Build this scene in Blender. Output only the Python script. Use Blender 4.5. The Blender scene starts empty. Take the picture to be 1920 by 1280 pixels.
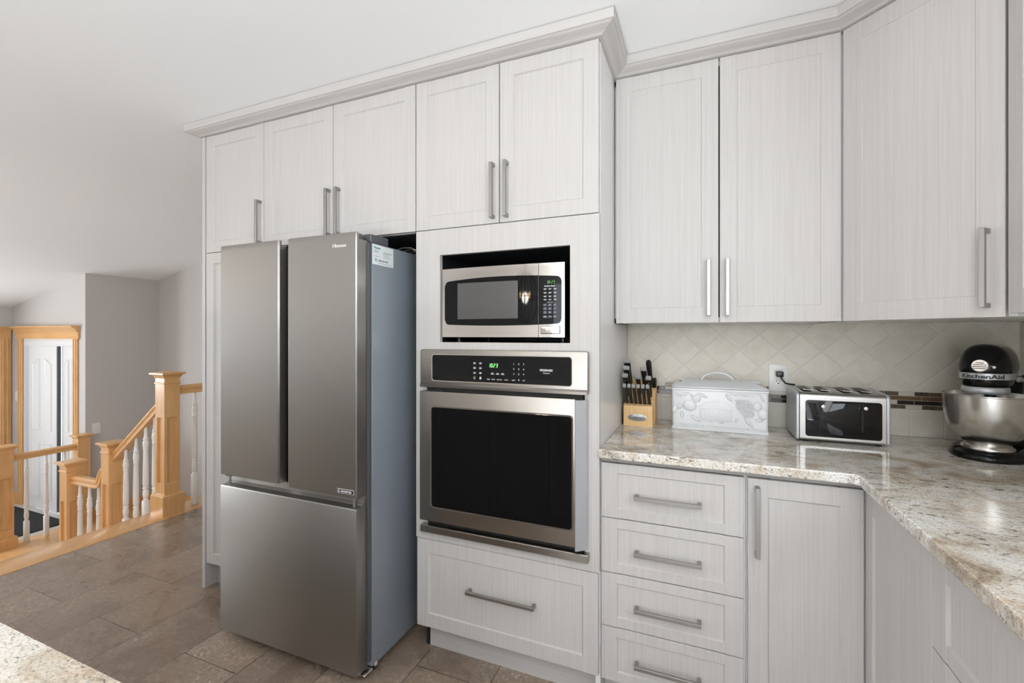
import bpy, bmesh, math, random
from mathutils import Vector, Matrix
random.seed(7)
R = math.radians
SC = bpy.context.scene
COL = SC.collection

# ------------------------------------------------------------------ camera, world, light, exposure
cam_d = bpy.data.cameras.new('camera')
cam_d.sensor_width = 36.0
cam_d.lens = 850.7 / 1920 * 36.0
cam_d.shift_y = -11.9 / 1920
cam_d.clip_start = 0.02
cam = bpy.data.objects.new('camera', cam_d)
cam.location = (0, 0, 1.30)
cam.rotation_euler = (R(90), 0, R(22.6))
COL.objects.link(cam)
SC.camera = cam

SC.view_settings.view_transform = 'Standard'
SC.view_settings.look = 'None'
SC.view_settings.gamma = 1
SC.view_settings.use_curve_mapping = False
SC.view_settings.exposure = -0.12
SC.cycles.use_denoising = True

wd = bpy.data.worlds.new('sky')
SC.world = wd
wd.use_nodes = True
wd.node_tree.nodes['Background'].inputs[0].default_value = (0.80, 0.90, 1.0, 1)
wd.node_tree.nodes['Background'].inputs[1].default_value = 2.7

def area(name, loc, rot, sx, sy, power, col=(1, 1, 1)):
    l = bpy.data.lights.new(name, 'AREA')
    l.shape = 'RECTANGLE'
    l.size, l.size_y, l.energy, l.color = sx, sy, power, col
    o = bpy.data.objects.new(name, l)
    o.location = loc
    o.rotation_euler = rot
    COL.objects.link(o)
    return o
# daylight entering by the windows, with an added sidelight for the entry (each lamp fills its own window opening)
DAY = (0.925, 0.965, 1.0)
area('daylight_patio_door', (-0.30, -3.56, 1.10), (R(90), 0, 0), 1.9, 2.0, 34, DAY)
area('daylight_living_window', (-8.31, -0.10, 1.02), (0, R(-90), 0), 1.15, 1.5, 108, DAY)
area('entry_fill_sidelight', (-8.31, 1.38, 0.45), (0, R(-90), 0), 2.1, 0.65, 4, DAY)  # added lamp in an invented sidelight, brightens the entry and floor glare
area('daylight_sink_window', (1.12, -0.75, 1.60), (0, R(90), 0), 1.0, 1.9, 46, DAY)
# added fill lamps outside, unseen, throw light up through the openings on to the ceiling
area('ceiling_fill_behind', (-0.30, -4.45, -0.05), (R(180), 0, 0), 3.0, 1.5, 680, DAY)
area('ceiling_fill_left', (-9.25, -0.80, -0.25), (R(180), 0, 0), 1.6, 3.6, 260, DAY)
area('ceiling_fill_right', (1.75, -0.75, 0.75), (R(180), 0, 0), 1.0, 2.4, 240, DAY)

# ------------------------------------------------------------------ materials
def new_mat(name):
    m = bpy.data.materials.new(name)
    m.use_nodes = True
    nt = m.node_tree
    b = nt.nodes['Principled BSDF']
    return m, nt, b
def inp(b, **k):
    for n, v in k.items():
        b.inputs[n.replace('_', ' ')].default_value = v
def rgb(r, g, b):
    f = lambda c: (c / 255 / 12.92) if c / 255 <= 0.04045 else ((c / 255 + 0.055) / 1.055) ** 2.4
    return (f(r), f(g), f(b), 1)
def plain(name, col, rough=0.5, metal=0.0, spec=0.5, coat=0.0, emit=None, estr=0.0):
    m, nt, b = new_mat(name)
    inp(b, Base_Color=col, Roughness=rough, Metallic=metal, Specular_IOR_Level=spec, Coat_Weight=coat)
    if emit:
        inp(b, Emission_Color=emit, Emission_Strength=estr)
    # a faint procedural variation so that no surface is perfectly even
    n = nt.nodes.new('ShaderNodeTexNoise'); n.inputs['Scale'].default_value = 60
    mr = nt.nodes.new('ShaderNodeMapRange')
    mr.inputs['To Min'].default_value = max(0.0, rough - 0.02); mr.inputs['To Max'].default_value = min(1.0, rough + 0.02)
    nt.links.new(n.outputs['Fac'], mr.inputs['Value']); nt.links.new(mr.outputs['Result'], b.inputs['Roughness'])
    return m
def pos_map(nt, scale, rot=(0, 0, 0), loc=(0, 0, 0)):
    g = nt.nodes.new('ShaderNodeNewGeometry')
    mp = nt.nodes.new('ShaderNodeMapping')
    mp.inputs['Scale'].default_value = scale
    mp.inputs['Rotation'].default_value = rot
    mp.inputs['Location'].default_value = loc
    nt.links.new(g.outputs['Position'], mp.inputs['Vector'])
    return mp
def noise(nt, vec, scale, detail=3, rough=0.55, dist=0.0):
    n = nt.nodes.new('ShaderNodeTexNoise')
    n.inputs['Scale'].default_value = scale
    n.inputs['Detail'].default_value = detail
    n.inputs['Roughness'].default_value = rough
    n.inputs['Distortion'].default_value = dist
    if vec is not None: nt.links.new(vec, n.inputs['Vector'])
    return n
def ramp(nt, fac, stops):
    r = nt.nodes.new('ShaderNodeValToRGB')
    e = r.color_ramp.elements
    while len(e) > len(stops): e.remove(e[-1])
    while len(e) < len(stops): e.new(0.5)
    for i, (p, c) in enumerate(stops):
        e[i].position = p; e[i].color = c
    nt.links.new(fac, r.inputs['Fac'])
    return r
def mixc(nt, fac, a, b, mode='MIX'):
    m = nt.nodes.new('ShaderNodeMix'); m.data_type = 'RGBA'; m.blend_type = mode
    for s, v in ((m.inputs[0], fac), (m.inputs[6], a), (m.inputs[7], b)):
        if isinstance(v, (int, float)): s.default_value = v
        elif isinstance(v, tuple): s.default_value = v
        else: nt.links.new(v, s)
    return m.outputs[2]
def math_n(nt, op, a, b=None):
    m = nt.nodes.new('ShaderNodeMath'); m.operation = op
    for s, v in ((m.inputs[0], a), (m.inputs[1], b)):
        if v is None: continue
        if isinstance(v, (int, float)): s.default_value = v
        else: nt.links.new(v, s)
    return m.outputs[0]
def bump(nt, b, h, strength=0.2, dist=0.002):
    n = nt.nodes.new('ShaderNodeBump')
    n.inputs['Strength'].default_value = strength; n.inputs['Distance'].default_value = dist
    nt.links.new(h, n.inputs['Height']); nt.links.new(n.outputs['Normal'], b.inputs['Normal'])

def grain_mat(name, sc, c1, c2, rough=0.38):
    m, nt, b = new_mat(name)
    n1 = noise(nt, pos_map(nt, sc).outputs[0], 1.0, 2, 0.6)
    n2 = noise(nt, pos_map(nt, tuple(s * 0.22 for s in sc)).outputs[0], 1.0, 2, 0.5)
    f = math_n(nt, 'ADD', math_n(nt, 'MULTIPLY', n1.outputs['Fac'], 0.62), math_n(nt, 'MULTIPLY', n2.outputs['Fac'], 0.38))
    r = ramp(nt, f, [(0.36, c2), (0.52, c1), (0.66, tuple(min(1, c * 1.05) for c in c1[:3]) + (1,))])
    nt.links.new(r.outputs[0], b.inputs['Base Color'])
    inp(b, Roughness=rough, Specular_IOR_Level=0.35)
    bump(nt, b, f, 0.06, 0.001)
    return m
CW1, CW2 = (0.560, 0.536, 0.516, 1), (0.518, 0.493, 0.471, 1)
M = {}
M['cab_v'] = grain_mat('cabinet_white_grain_upright', (520, 520, 4.5), CW1, CW2)
M['cab_h'] = grain_mat('cabinet_white_grain_lying', (4.5, 4.5, 520), CW1, CW2)
M['cab_plain'] = plain('cabinet_white_plain', (0.80, 0.795, 0.785, 1), 0.3)
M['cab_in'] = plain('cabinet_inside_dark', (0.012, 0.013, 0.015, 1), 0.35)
M['gap'] = plain('gap_grey', (0.10, 0.095, 0.09, 1), 0.6)
M['rail_grey'] = plain('grey_rail', (0.42, 0.40, 0.38, 1), 0.4)

def steel(name, col, rough, stretch, amt=0.05, metal=1.0):
    m, nt, b = new_mat(name)
    n = noise(nt, pos_map(nt, stretch).outputs[0], 1.0, 2, 0.5)
    mr = nt.nodes.new('ShaderNodeMapRange')
    mr.inputs['To Min'].default_value = rough - amt; mr.inputs['To Max'].default_value = rough + amt
    nt.links.new(n.outputs['Fac'], mr.inputs['Value']); nt.links.new(mr.outputs['Result'], b.inputs['Roughness'])
    inp(b, Base_Color=col, Metallic=metal)
    return m
M['steel_fridge'] = steel('steel_fridge', (0.365, 0.352, 0.332, 1), 0.43, (4, 4, 1200), 0.02)
M['steel_fridge_edge'] = steel('steel_fridge_edge', (0.36, 0.36, 0.36, 1), 0.24, (4, 4, 700))
M['steel_oven'] = steel('steel_oven', (0.365, 0.335, 0.302, 1), 0.33, (4, 4, 1500), 0.015)
M['chrome'] = steel('chrome', (0.74, 0.70, 0.66, 1), 0.07, (10, 10, 10), 0.02)
M['nickel'] = steel('nickel', (0.39, 0.375, 0.36, 1), 0.42, (200, 200, 200))
M['steel_bowl'] = steel('steel_bowl', (0.58, 0.56, 0.53, 1), 0.24, (3, 3, 900))
M['steel_toaster'] = steel('steel_toaster', (0.46, 0.45, 0.44, 1), 0.28, (5, 5, 1500), 0.012)
M['silver_plastic'] = plain('silver_plastic', (0.50, 0.51, 0.53, 1), 0.33, 0.4)
M['cap_steel'] = plain('cap_steel', (0.62, 0.615, 0.61, 1), 0.34, 0.6)
M['fridge_side'] = plain('fridge_side_blue_grey', (0.225, 0.252, 0.285, 1), 0.30)
M['dark_grey'] = plain('dark_grey_plastic', (0.085, 0.09, 0.098, 1), 0.4)
M['black_gloss'] = plain('black_gloss', (0.004, 0.004, 0.0045, 1), 0.035, 0, 0.30)
M['black_satin'] = plain('black_satin', (0.012, 0.012, 0.013, 1), 0.3)
M['black_matte'] = plain('black_matte', (0.008, 0.008, 0.008, 1), 0.7)
M['mw_window'] = plain('microwave_window', (0.10, 0.092, 0.085, 1), 0.18)
M['key_grey'] = plain('key_grey', (0.085, 0.09, 0.12, 1), 0.4)
M['white_print'] = plain('white_print', (0.75, 0.75, 0.75, 1), 0.5)
M['grey_print'] = plain('grey_print', (0.30, 0.31, 0.32, 1), 0.5)
M['dark_print'] = plain('dark_print', (0.03, 0.035, 0.04, 1), 0.5)
M['teal_print'] = plain('teal_print', (0.03, 0.28, 0.25, 1), 0.5)
M['green_led'] = plain('green_led', (0.05, 0.2, 0.05, 1), 0.5, emit=(0.30, 1.0, 0.28, 1), estr=1.6)
M['green_led_dim'] = plain('green_led_dim', (0.05, 0.2, 0.05, 1), 0.5, emit=(0.35, 0.9, 0.15, 1), estr=0.45)
M['paper'] = plain('paper_white', (0.78, 0.82, 0.83, 1), 0.5)
M['ceramic'] = plain('ceramic_white', (0.73, 0.735, 0.745, 1), 0.18, 0, 0.4)
M['white_plastic'] = plain('white_plastic', (0.80, 0.79, 0.76, 1), 0.3)
M['white_paint'] = plain('white_paint_gloss', (0.83, 0.83, 0.83, 1), 0.32)
M['baluster'] = plain('white_turned_wood', (0.88, 0.86, 0.82, 1), 0.28)
M['wall'] = plain('wall_greige', (0.585, 0.553, 0.530, 1), 0.75)
M['carpet'] = plain('carpet_bounce', (0.55, 0.54, 0.52, 1), 0.95)  # unseen living floor, made pale and neutral to bounce more light
M['wall_bounce'] = plain('wall_bounce_white', (0.68, 0.67, 0.655, 1), 0.75)  # unseen walls made lighter than the greige to bounce more light
M['ceiling'] = plain('ceiling_white', (0.94, 0.945, 0.955, 1), 0.9)
M['mat_black'] = plain('mat_black', (0.018, 0.02, 0.023, 1), 0.95)
M['bulb'] = plain('bulb_warm', (1, 0.8, 0.55, 1), 0.5, emit=(1.0, 0.72, 0.42, 1), estr=30)
M['downlight'] = plain('downlight_warm', (1, 0.85, 0.65, 1), 0.5, emit=(1.0, 0.72, 0.45, 1), estr=14)
M['knife_handle'] = plain('knife_handle_black', (0.012, 0.012, 0.013, 1), 0.28)
M['entry_tile'] = plain('entry_tile', (0.62, 0.60, 0.57, 1), 0.25)

def wood(name, c1, c2, sc, rough=0.28):
    m, nt, b = new_mat(name)
    n1 = noise(nt, pos_map(nt, sc).outputs[0], 1.0, 4, 0.6, 0.6)
    n2 = noise(nt, pos_map(nt, (5, 5, 5)).outputs[0], 1.0, 2, 0.5)
    f = math_n(nt, 'ADD', math_n(nt, 'MULTIPLY', n1.outputs['Fac'], 0.6), math_n(nt, 'MULTIPLY', n2.outputs['Fac'], 0.4))
    r = ramp(nt, f, [(0.33, c2), (0.58, c1)])
    nt.links.new(r.outputs[0], b.inputs['Base Color'])
    inp(b, Roughness=rough, Coat_Weight=0.25, Coat_Roughness=0.15)
    return m
MC1, MC2 = (0.80, 0.47, 0.205, 1), (0.70, 0.375, 0.14, 1)
M['maple_v'] = wood('maple_upright', MC1, MC2, (45, 45, 3))
M['maple_y'] = wood('maple_along', MC1, MC2, (40, 3, 40))
M['maple_x'] = wood('maple_across', MC1, MC2, (3, 40, 40))
M['block_wood'] = wood('block_wood', (0.78, 0.52, 0.24, 1), (0.64, 0.38, 0.15, 1), (160, 20, 6), 0.4)

# granite
def granite():
    m, nt, b = new_mat('granite_beige')
    v = pos_map(nt, (1.0, 1.35, 1.2), (0, 0, R(35))).outputs[0]
    big = noise(nt, v, 6.0, 6, 0.66, 0.8)
    base = ramp(nt, big.outputs['Fac'], [(0.30, (0.29, 0.22, 0.15, 1)), (0.41, (0.54, 0.475, 0.385, 1)), (0.50, (0.69, 0.65, 0.58, 1)), (0.64, (0.78, 0.765, 0.735, 1))])
    tan = noise(nt, v, 13.0, 5, 0.7, 0.5)
    tf = ramp(nt, tan.outputs['Fac'], [(0.52, (0, 0, 0, 1)), (0.66, (1, 1, 1, 1))])
    c = mixc(nt, math_n(nt, 'MULTIPLY', tf.outputs[0], 0.42), base.outputs[0], (0.44, 0.26, 0.12, 1))
    fine = noise(nt, v, 190.0, 3, 0.7)
    ff = ramp(nt, fine.outputs['Fac'], [(0.32, (0.42, 0.39, 0.36, 1)), (0.48, (1, 1, 1, 1)), (0.7, (1.2, 1.19, 1.16, 1))])
    c = mixc(nt, 0.85, c, ff.outputs[0], 'MULTIPLY')
    gate = noise(nt, v, 5.0, 4, 0.6, 0.4)
    gf = ramp(nt, gate.outputs['Fac'], [(0.42, (0, 0, 0, 1)), (0.56, (1, 1, 1, 1))])
    ve = noise(nt, pos_map(nt, (1.0, 2.6, 2.0), (0, 0, R(-38))).outputs[0], 34.0, 6, 0.72, 1.2)
    vf = ramp(nt, ve.outputs['Fac'], [(0.405, (1, 1, 1, 1)), (0.44, (0, 0, 0, 1))])
    sp = noise(nt, pos_map(nt, (1.0, 2.2, 1.5), (0, 0, R(-38))).outputs[0], 95.0, 3, 0.6, 0.3)
    sf = ramp(nt, sp.outputs['Fac'], [(0.345, (1, 1, 1, 1)), (0.375, (0, 0, 0, 1))])
    dark = math_n(nt, 'MAXIMUM', math_n(nt, 'MULTIPLY', vf.outputs[0], gf.outputs[0]), math_n(nt, 'MULTIPLY', sf.outputs[0], 0.8))
    c = mixc(nt, math_n(nt, 'MULTIPLY', dark, 0.9), c, (0.05, 0.045, 0.05, 1))
    nt.links.new(c, b.inputs['Base Color'])
    inp(b, Roughness=0.06, Specular_IOR_Level=0.55)
    return m
M['granite'] = granite()

# floor tile (12 x 24 inch, half bond, long side along Y)
def floor_tile():
    m, nt, b = new_mat('floor_tile_brown')
    g = nt.nodes.new('ShaderNodeNewGeometry')
    s = nt.nodes.new('ShaderNodeSeparateXYZ'); nt.links.new(g.outputs['Position'], s.inputs[0])
    cb = nt.nodes.new('ShaderNodeCombineXYZ')
    nt.links.new(math_n(nt, 'ADD', s.outputs[1], -1.2 + 0.61 * 20), cb.inputs[0])
    nt.links.new(math_n(nt, 'ADD', s.outputs[0], 3.487), cb.inputs[1])
    br = nt.nodes.new('ShaderNodeTexBrick')
    br.offset = 0.5; br.offset_frequency = 2; br.squash = 1.0
    br.inputs['Scale'].default_value = 1.0
    br.inputs['Brick Width'].default_value = 0.61; br.inputs['Row Height'].default_value = 0.3067
    br.inputs['Mortar Size'].default_value = 0.0016; br.inputs['Mortar Smooth'].default_value = 0.1
    br.inputs['Color1'].default_value = (0, 0, 0, 1); br.inputs['Color2'].default_value = (1, 1, 1, 1)
    br.inputs['Mortar'].default_value = (0.5, 0.5, 0.5, 1)
    nt.links.new(cb.outputs[0], br.inputs['Vector'])
    # every tile shows another piece of the stone
    wn = nt.nodes.new('ShaderNodeTexWhiteNoise'); wn.noise_dimensions = '1D'; nt.links.new(br.outputs['Color'], wn.inputs['W'])
    off = nt.nodes.new('ShaderNodeVectorMath'); off.operation = 'MULTIPLY_ADD'
    nt.links.new(wn.outputs['Color'], off.inputs[0]); off.inputs[1].default_value = (9, 9, 9)
    nt.links.new(g.outputs['Position'], off.inputs[2])
    v = off.outputs[0]
    n1 = noise(nt, v, 3.6, 4, 0.6, 0.4)
    n2 = noise(nt, v, 62, 5, 0.72)
    n3 = noise(nt, v, 230, 3, 0.65)
    c1 = ramp(nt, n1.outputs['Fac'], [(0.32, (0.225, 0.165, 0.124, 1)), (0.5, (0.288, 0.222, 0.170, 1)), (0.70, (0.345, 0.28, 0.225, 1))])
    patch = ramp(nt, n1.outputs['Fac'], [(0.40, (0, 0, 0, 1)), (0.68, (1, 1, 1, 1))])
    c2 = ramp(nt, n2.outputs['Fac'], [(0.28, (0.34, 0.31, 0.29, 1)), (0.45, (0.92, 0.92, 0.92, 1)), (0.56, (1.08, 1.06, 1.03, 1)), (0.68, (2.1, 2.05, 2.0, 1))])
    c = mixc(nt, math_n(nt, 'ADD', math_n(nt, 'MULTIPLY', patch.outputs[0], 0.8), 0.2), c1.outputs[0], c2.outputs[0], 'MULTIPLY')
    c3 = ramp(nt, n3.outputs['Fac'], [(0.3, (0.68, 0.67, 0.66, 1)), (0.7, (1.3, 1.3, 1.3, 1))])
    c = mixc(nt, 0.8, c, c3.outputs[0], 'MULTIPLY')
    tone = ramp(nt, br.outputs['Color'], [(0.0, (0.9, 0.9, 0.9, 1)), (1.0, (1.1, 1.09, 1.07, 1))])
    c = mixc(nt, 1.0, c, tone.outputs[0], 'MULTIPLY')
    c = mixc(nt, br.outputs['Fac'], c, (0.055, 0.042, 0.035, 1))
    nt.links.new(c, b.inputs['Base Color'])
    rr = ramp(nt, n1.outputs['Fac'], [(0.4, (0.24, 0.24, 0.24, 1)), (0.65, (0.40, 0.40, 0.40, 1))])
    nt.links.new(rr.outputs[0], b.inputs['Roughness'])
    inp(b, Specular_IOR_Level=0.75)
    h = math_n(nt, 'SUBTRACT', math_n(nt, 'MULTIPLY', n2.outputs['Fac'], math_n(nt, 'ADD', math_n(nt, 'MULTIPLY', patch.outputs[0], 0.5), 0.08)), br.outputs['Fac'])
    bump(nt, b, h, 0.35, 0.003)
    return m
M['floor'] = floor_tile()

# backsplash: diamond-laid tile above, straight tile below
def splash(diamond):
    m, nt, b = new_mat('backsplash_diamond' if diamond else 'backsplash_straight')
    g = nt.nodes.new('ShaderNodeNewGeometry')
    s = nt.nodes.new('ShaderNodeSeparateXYZ'); nt.links.new(g.outputs['Position'], s.inputs[0])
    xx = math_n(nt, 'SUBTRACT', s.outputs[0], math_n(nt, 'SUBTRACT', s.outputs[1], 2.19))
    if diamond:
        p = math_n(nt, 'DIVIDE', math_n(nt, 'ADD', xx, -0.8315 + 0.1505 * 30), 0.1505)
        q = math_n(nt, 'DIVIDE', math_n(nt, 'ADD', s.outputs[2], -1.1645), 0.1392)
        a, c_ = math_n(nt, 'ADD', p, q), math_n(nt, 'SUBTRACT', p, q)
        hw = 0.016
    else:
        a = math_n(nt, 'DIVIDE', math_n(nt, 'ADD', xx, -0.741 + 0.1012 * 30), 0.1012)
        c_ = math_n(nt, 'DIVIDE', math_n(nt, 'ADD', s.outputs[2], -1.018 + 0.4), 0.4)
        hw = 0.02
    def near(v):
        f = math_n(nt, 'FRACT', v)
        return math_n(nt, 'MINIMUM', f, math_n(nt, 'SUBTRACT', 1.0, f))
    dmin = near(a) if not diamond else math_n(nt, 'MINIMUM', near(a), near(c_))
    mr = nt.nodes.new('ShaderNodeMapRange'); mr.interpolation_type = 'SMOOTHSTEP'
    mr.inputs['From Min'].default_value = hw * 0.6; mr.inputs['From Max'].default_value = hw * 1.9
    nt.links.new(dmin, mr.inputs['Value'])
    tile = mr.outputs['Result']
    fl = nt.nodes.new('ShaderNodeCombineXYZ')
    nt.links.new(math_n(nt, 'FLOOR', a), fl.inputs[0]); nt.links.new(math_n(nt, 'FLOOR', c_), fl.inputs[1])
    wn = nt.nodes.new('ShaderNodeTexWhiteNoise'); nt.links.new(fl.outputs[0], wn.inputs['Vector'])
    n1 = noise(nt, g.outputs['Position'], 22, 4, 0.6); n2 = noise(nt, g.outputs['Position'], 260, 2, 0.6)
    f = math_n(nt, 'ADD', math_n(nt, 'MULTIPLY', n1.outputs['Fac'], 0.5), math_n(nt, 'ADD', math_n(nt, 'ADD', 0.06, math_n(nt, 'MULTIPLY', wn.outputs['Value'], 0.13)), math_n(nt, 'MULTIPLY', n2.outputs['Fac'], 0.25)))
    c = ramp(nt, f, [(0.28, (0.60, 0.55, 0.465, 1)), (0.50, (0.69, 0.645, 0.555, 1)), (0.72, (0.75, 0.71, 0.62, 1))])
    cc = mixc(nt, tile, (0.76, 0.72, 0.65, 1), c.outputs[0])
    nt.links.new(cc, b.inputs['Base Color'])
    inp(b, Roughness=0.42)
    bump(nt, b, math_n(nt, 'ADD', tile, math_n(nt, 'MULTIPLY', n2.outputs['Fac'], 0.12)), 0.55, 0.003)
    return m
M['splash_d'] = splash(True)
M['splash_s'] = splash(False)
M['mos_brown'] = plain('mosaic_brown_glass', (0.17, 0.105, 0.058, 1), 0.1)
M['mos_dark'] = plain('mosaic_dark', (0.035, 0.025, 0.02, 1), 0.12)
M['mos_emp'] = wood('mosaic_emperador', (0.16, 0.12, 0.085, 1), (0.03, 0.022, 0.018, 1), (90, 90, 90), 0.15)
M['mos_light'] = plain('mosaic_stone', (0.60, 0.55, 0.47, 1), 0.4)
M['grout'] = plain('grout', (0.66, 0.61, 0.54, 1), 0.8)

# ------------------------------------------------------------------ mesh helpers
class MB:
    def __init__(self):
        self.bm = bmesh.new()
    def _join(self, t, mi=0, Mx=None):
        if Mx is not None: bmesh.ops.transform(t, matrix=Mx, verts=t.verts)
        for f in t.faces: f.material_index = mi
        me = bpy.data.meshes.new('tmp'); t.to_mesh(me); t.free()
        self.bm.from_mesh(me); bpy.data.meshes.remove(me)
        return self
    def box(self, x0, x1, y0, y1, z0, z1, bev=0.0, mi=0, Mx=None, seg=1):
        t = bmesh.new()
        bmesh.ops.create_cube(t, size=1.0)
        for v in t.verts:
            v.co = Vector(((x0 + x1) / 2 + v.co.x * (x1 - x0), (y0 + y1) / 2 + v.co.y * (y1 - y0), (z0 + z1) / 2 + v.co.z * (z1 - z0)))
        if bev: bmesh.ops.bevel(t, geom=t.edges[:], offset=bev, segments=seg, affect='EDGES', profile=0.5)
        return self._join(t, mi, Mx)
    def prism(self, pts, h0, h1, axes='xyz', bev=0.0, mi=0, Mx=None, seg=2, capbev=False, which='both'):
        # pts in the plane of the first two axes, extruded along the third
        t = bmesh.new()
        ix = ['xyz'.index(a) for a in axes]
        def mk(p, h):
            c = [0, 0, 0]; c[ix[0]] = p[0]; c[ix[1]] = p[1]; c[ix[2]] = h
            return t.verts.new(c)
        a = [mk(p, h0) for p in pts]; b = [mk(p, h1) for p in pts]
        n = len(pts)
        f0 = t.faces.new(a); f1 = t.faces.new(b[::-1])
        for i in range(n): t.faces.new((a[i], b[i], b[(i + 1) % n], a[(i + 1) % n]))
        bmesh.ops.recalc_face_normals(t, faces=t.faces[:])
        if bev:
            es = (list(f0.edges) if which != 'end' else []) + (list(f1.edges) if which != 'start' else []) if capbev else t.edges[:]
            bmesh.ops.bevel(t, geom=es, offset=bev, segments=seg, affect='EDGES', profile=0.5)
        return self._join(t, mi, Mx)
    def lathe(self, prof, c=(0, 0, 0), seg=32, mi=0, Mx=None, axis='z'):
        t = bmesh.new()
        rings = []
        for r, z in prof:
            if r < 1e-6: rings.append([t.verts.new((0, 0, z))])
            else: rings.append([t.verts.new((r * math.cos(2 * math.pi * k / seg), r * math.sin(2 * math.pi * k / seg), z)) for k in range(seg)])
        for A, B in zip(rings, rings[1:]):
            for k in range(seg):
                a0, a1 = A[k % len(A)], A[(k + 1) % len(A)]; b0, b1 = B[k % len(B)], B[(k + 1) % len(B)]
                vs = []
                for v in (a0, a1, b1, b0):
                    if v not in vs: vs.append(v)
                if len(vs) >= 3: t.faces.new(vs)
        bmesh.ops.recalc_face_normals(t, faces=t.faces[:])
        rot = {'z': Matrix(), 'y': Matrix.Rotation(R(-90), 4, 'X'), 'x': Matrix.Rotation(R(90), 4, 'Y')}[axis]
        return self._join(t, mi, (Mx if Mx is not None else Matrix()) @ Matrix.Translation(c) @ rot)
    def tube(self, pts, r, seg=10, mi=0, Mx=None, caps=True, flat=None):
        t = bmesh.new()
        P = [Vector(p) for p in pts]
        rad = r if isinstance(r, (list, tuple)) else [r] * len(P)
        rings = []; up = None
        for i, p in enumerate(P):
            d = (P[min(i + 1, len(P) - 1)] - P[max(i - 1, 0)]).normalized()
            if up is None: up = Vector((0, 0, 1)) if abs(d.z) < 0.9 else Vector((1, 0, 0))
            s = d.cross(up).normalized(); up = s.cross(d).normalized()
            fx, fy = flat or (1, 1)
            rings.append([t.verts.new(p + s * (math.cos(2 * math.pi * k / seg) * rad[i] * fx) + up * (math.sin(2 * math.pi * k / seg) * rad[i] * fy)) for k in range(seg)])
        for A, B in zip(rings, rings[1:]):
            for k in range(seg): t.faces.new((A[k], A[(k + 1) % seg], B[(k + 1) % seg], B[k]))
        if caps: t.faces.new(rings[0]); t.faces.new(rings[-1][::-1])
        bmesh.ops.recalc_face_normals(t, faces=t.faces[:])
        return self._join(t, mi, Mx)
    def ball(self, c, r, mi=0, Mx=None, u=20, v=12, sc=(1, 1, 1)):
        t = bmesh.new()
        bmesh.ops.create_uvsphere(t, u_segments=u, v_segments=v, radius=r)
        bmesh.ops.transform(t, matrix=Matrix.Translation(c) @ Matrix.Diagonal((*sc, 1)), verts=t.verts)
        return self._join(t, mi, Mx)
    def loft(self, rings, mi=0, Mx=None, caps=True, closed=True):
        t = bmesh.new()
        V = [[t.verts.new(p) for p in r] for r in rings]
        n = len(V[0])
        for A, B in zip(V, V[1:]):
            for k in range(n if closed else n - 1):
                try: t.faces.new((A[k], A[(k + 1) % n], B[(k + 1) % n], B[k]))
                except ValueError: pass
        if caps: t.faces.new(V[0][::-1]); t.faces.new(V[-1])
        bmesh.ops.recalc_face_normals(t, faces=t.faces[:])
        return self._join(t, mi, Mx)

def rrect(x0, x1, z0, z1, r, n=5):
    pts = []
    for cx, cz, a0 in ((x1 - r, z1 - r, 0), (x0 + r, z1 - r, 90), (x0 + r, z0 + r, 180), (x1 - r, z0 + r, 270)):
        for k in range(n + 1):
            a = R(a0 + 90 * k / n); pts.append((cx + r * math.cos(a), cz + r * math.sin(a)))
    return pts

def wloc(o):
    v = Vector((0, 0, 0))
    while o is not None:
        v = v + o.location; o = o.parent
    return v
def obj(name, mb, mats, parent=None, local=False, smooth=35, label=None):
    me = bpy.data.meshes.new(name)
    mb.bm.to_mesh(me); mb.bm.free()
    if parent is not None and not local:
        me.transform(Matrix.Translation(-wloc(parent)))
    for m in (mats if isinstance(mats, (list, tuple)) else [mats]): me.materials.append(M[m] if isinstance(m, str) else m)
    for p in me.polygons: p.use_smooth = True
    me.set_sharp_from_angle(angle=R(smooth))
    o = bpy.data.objects.new(name, me)
    COL.objects.link(o)
    if parent is not None: o.parent = parent
    if label: o['label'] = label
    return o
def thing(name, label, cat, loc=(0, 0, 0), rotz=0.0, group=None):
    o = bpy.data.objects.new(name, None)
    o.empty_display_size = 0.05
    COL.objects.link(o)
    o.location = loc; o.rotation_euler = (0, 0, rotz)
    o['label'] = label; o['category'] = cat
    if group: o['group'] = group
    return o
def tag(o, label, cat, group=None):
    o['label'] = label; o['category'] = cat
    if group: o['group'] = group
    return o
def struct(name, mb, mats, label=None, smooth=35):
    o = obj(name, mb, mats, smooth=smooth); o['kind'] = 'structure'
    if label: o['label'] = label
    return o
def copy_tree(o, parent=None):
    c = o.copy(); COL.objects.link(c)
    if parent is not None: c.parent = parent
    for ch in list(o.children): copy_tree(ch, c)
    return c

def text_bm(body, size, extrude=0.0003, bold=0.0, align='LEFT', sx=1.0, shear=0.0):
    cu = bpy.data.curves.new('txt', 'FONT')
    cu.body = body; cu.size = size; cu.extrude = extrude; cu.offset = bold; cu.align_x = align; cu.shear = shear
    cu.resolution_u = 3
    o = bpy.data.objects.new('txt', cu); COL.objects.link(o)
    dg = bpy.context.evaluated_depsgraph_get()
    me = bpy.data.meshes.new_from_object(o.evaluated_get(dg))
    bpy.data.objects.remove(o); bpy.data.curves.remove(cu)
    t = bmesh.new(); t.from_mesh(me); bpy.data.meshes.remove(me)
    if sx != 1.0: bmesh.ops.transform(t, matrix=Matrix.Diagonal((sx, 1, 1, 1)), verts=t.verts)
    return t
def plane_mx(origin, u, n):
    u = Vector(u).normalized(); n = Vector(n).normalized(); v = n.cross(u)
    m = Matrix(((u.x, v.x, n.x, origin[0]), (u.y, v.y, n.y, origin[1]), (u.z, v.z, n.z, origin[2]), (0, 0, 0, 1)))
    return m
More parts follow.
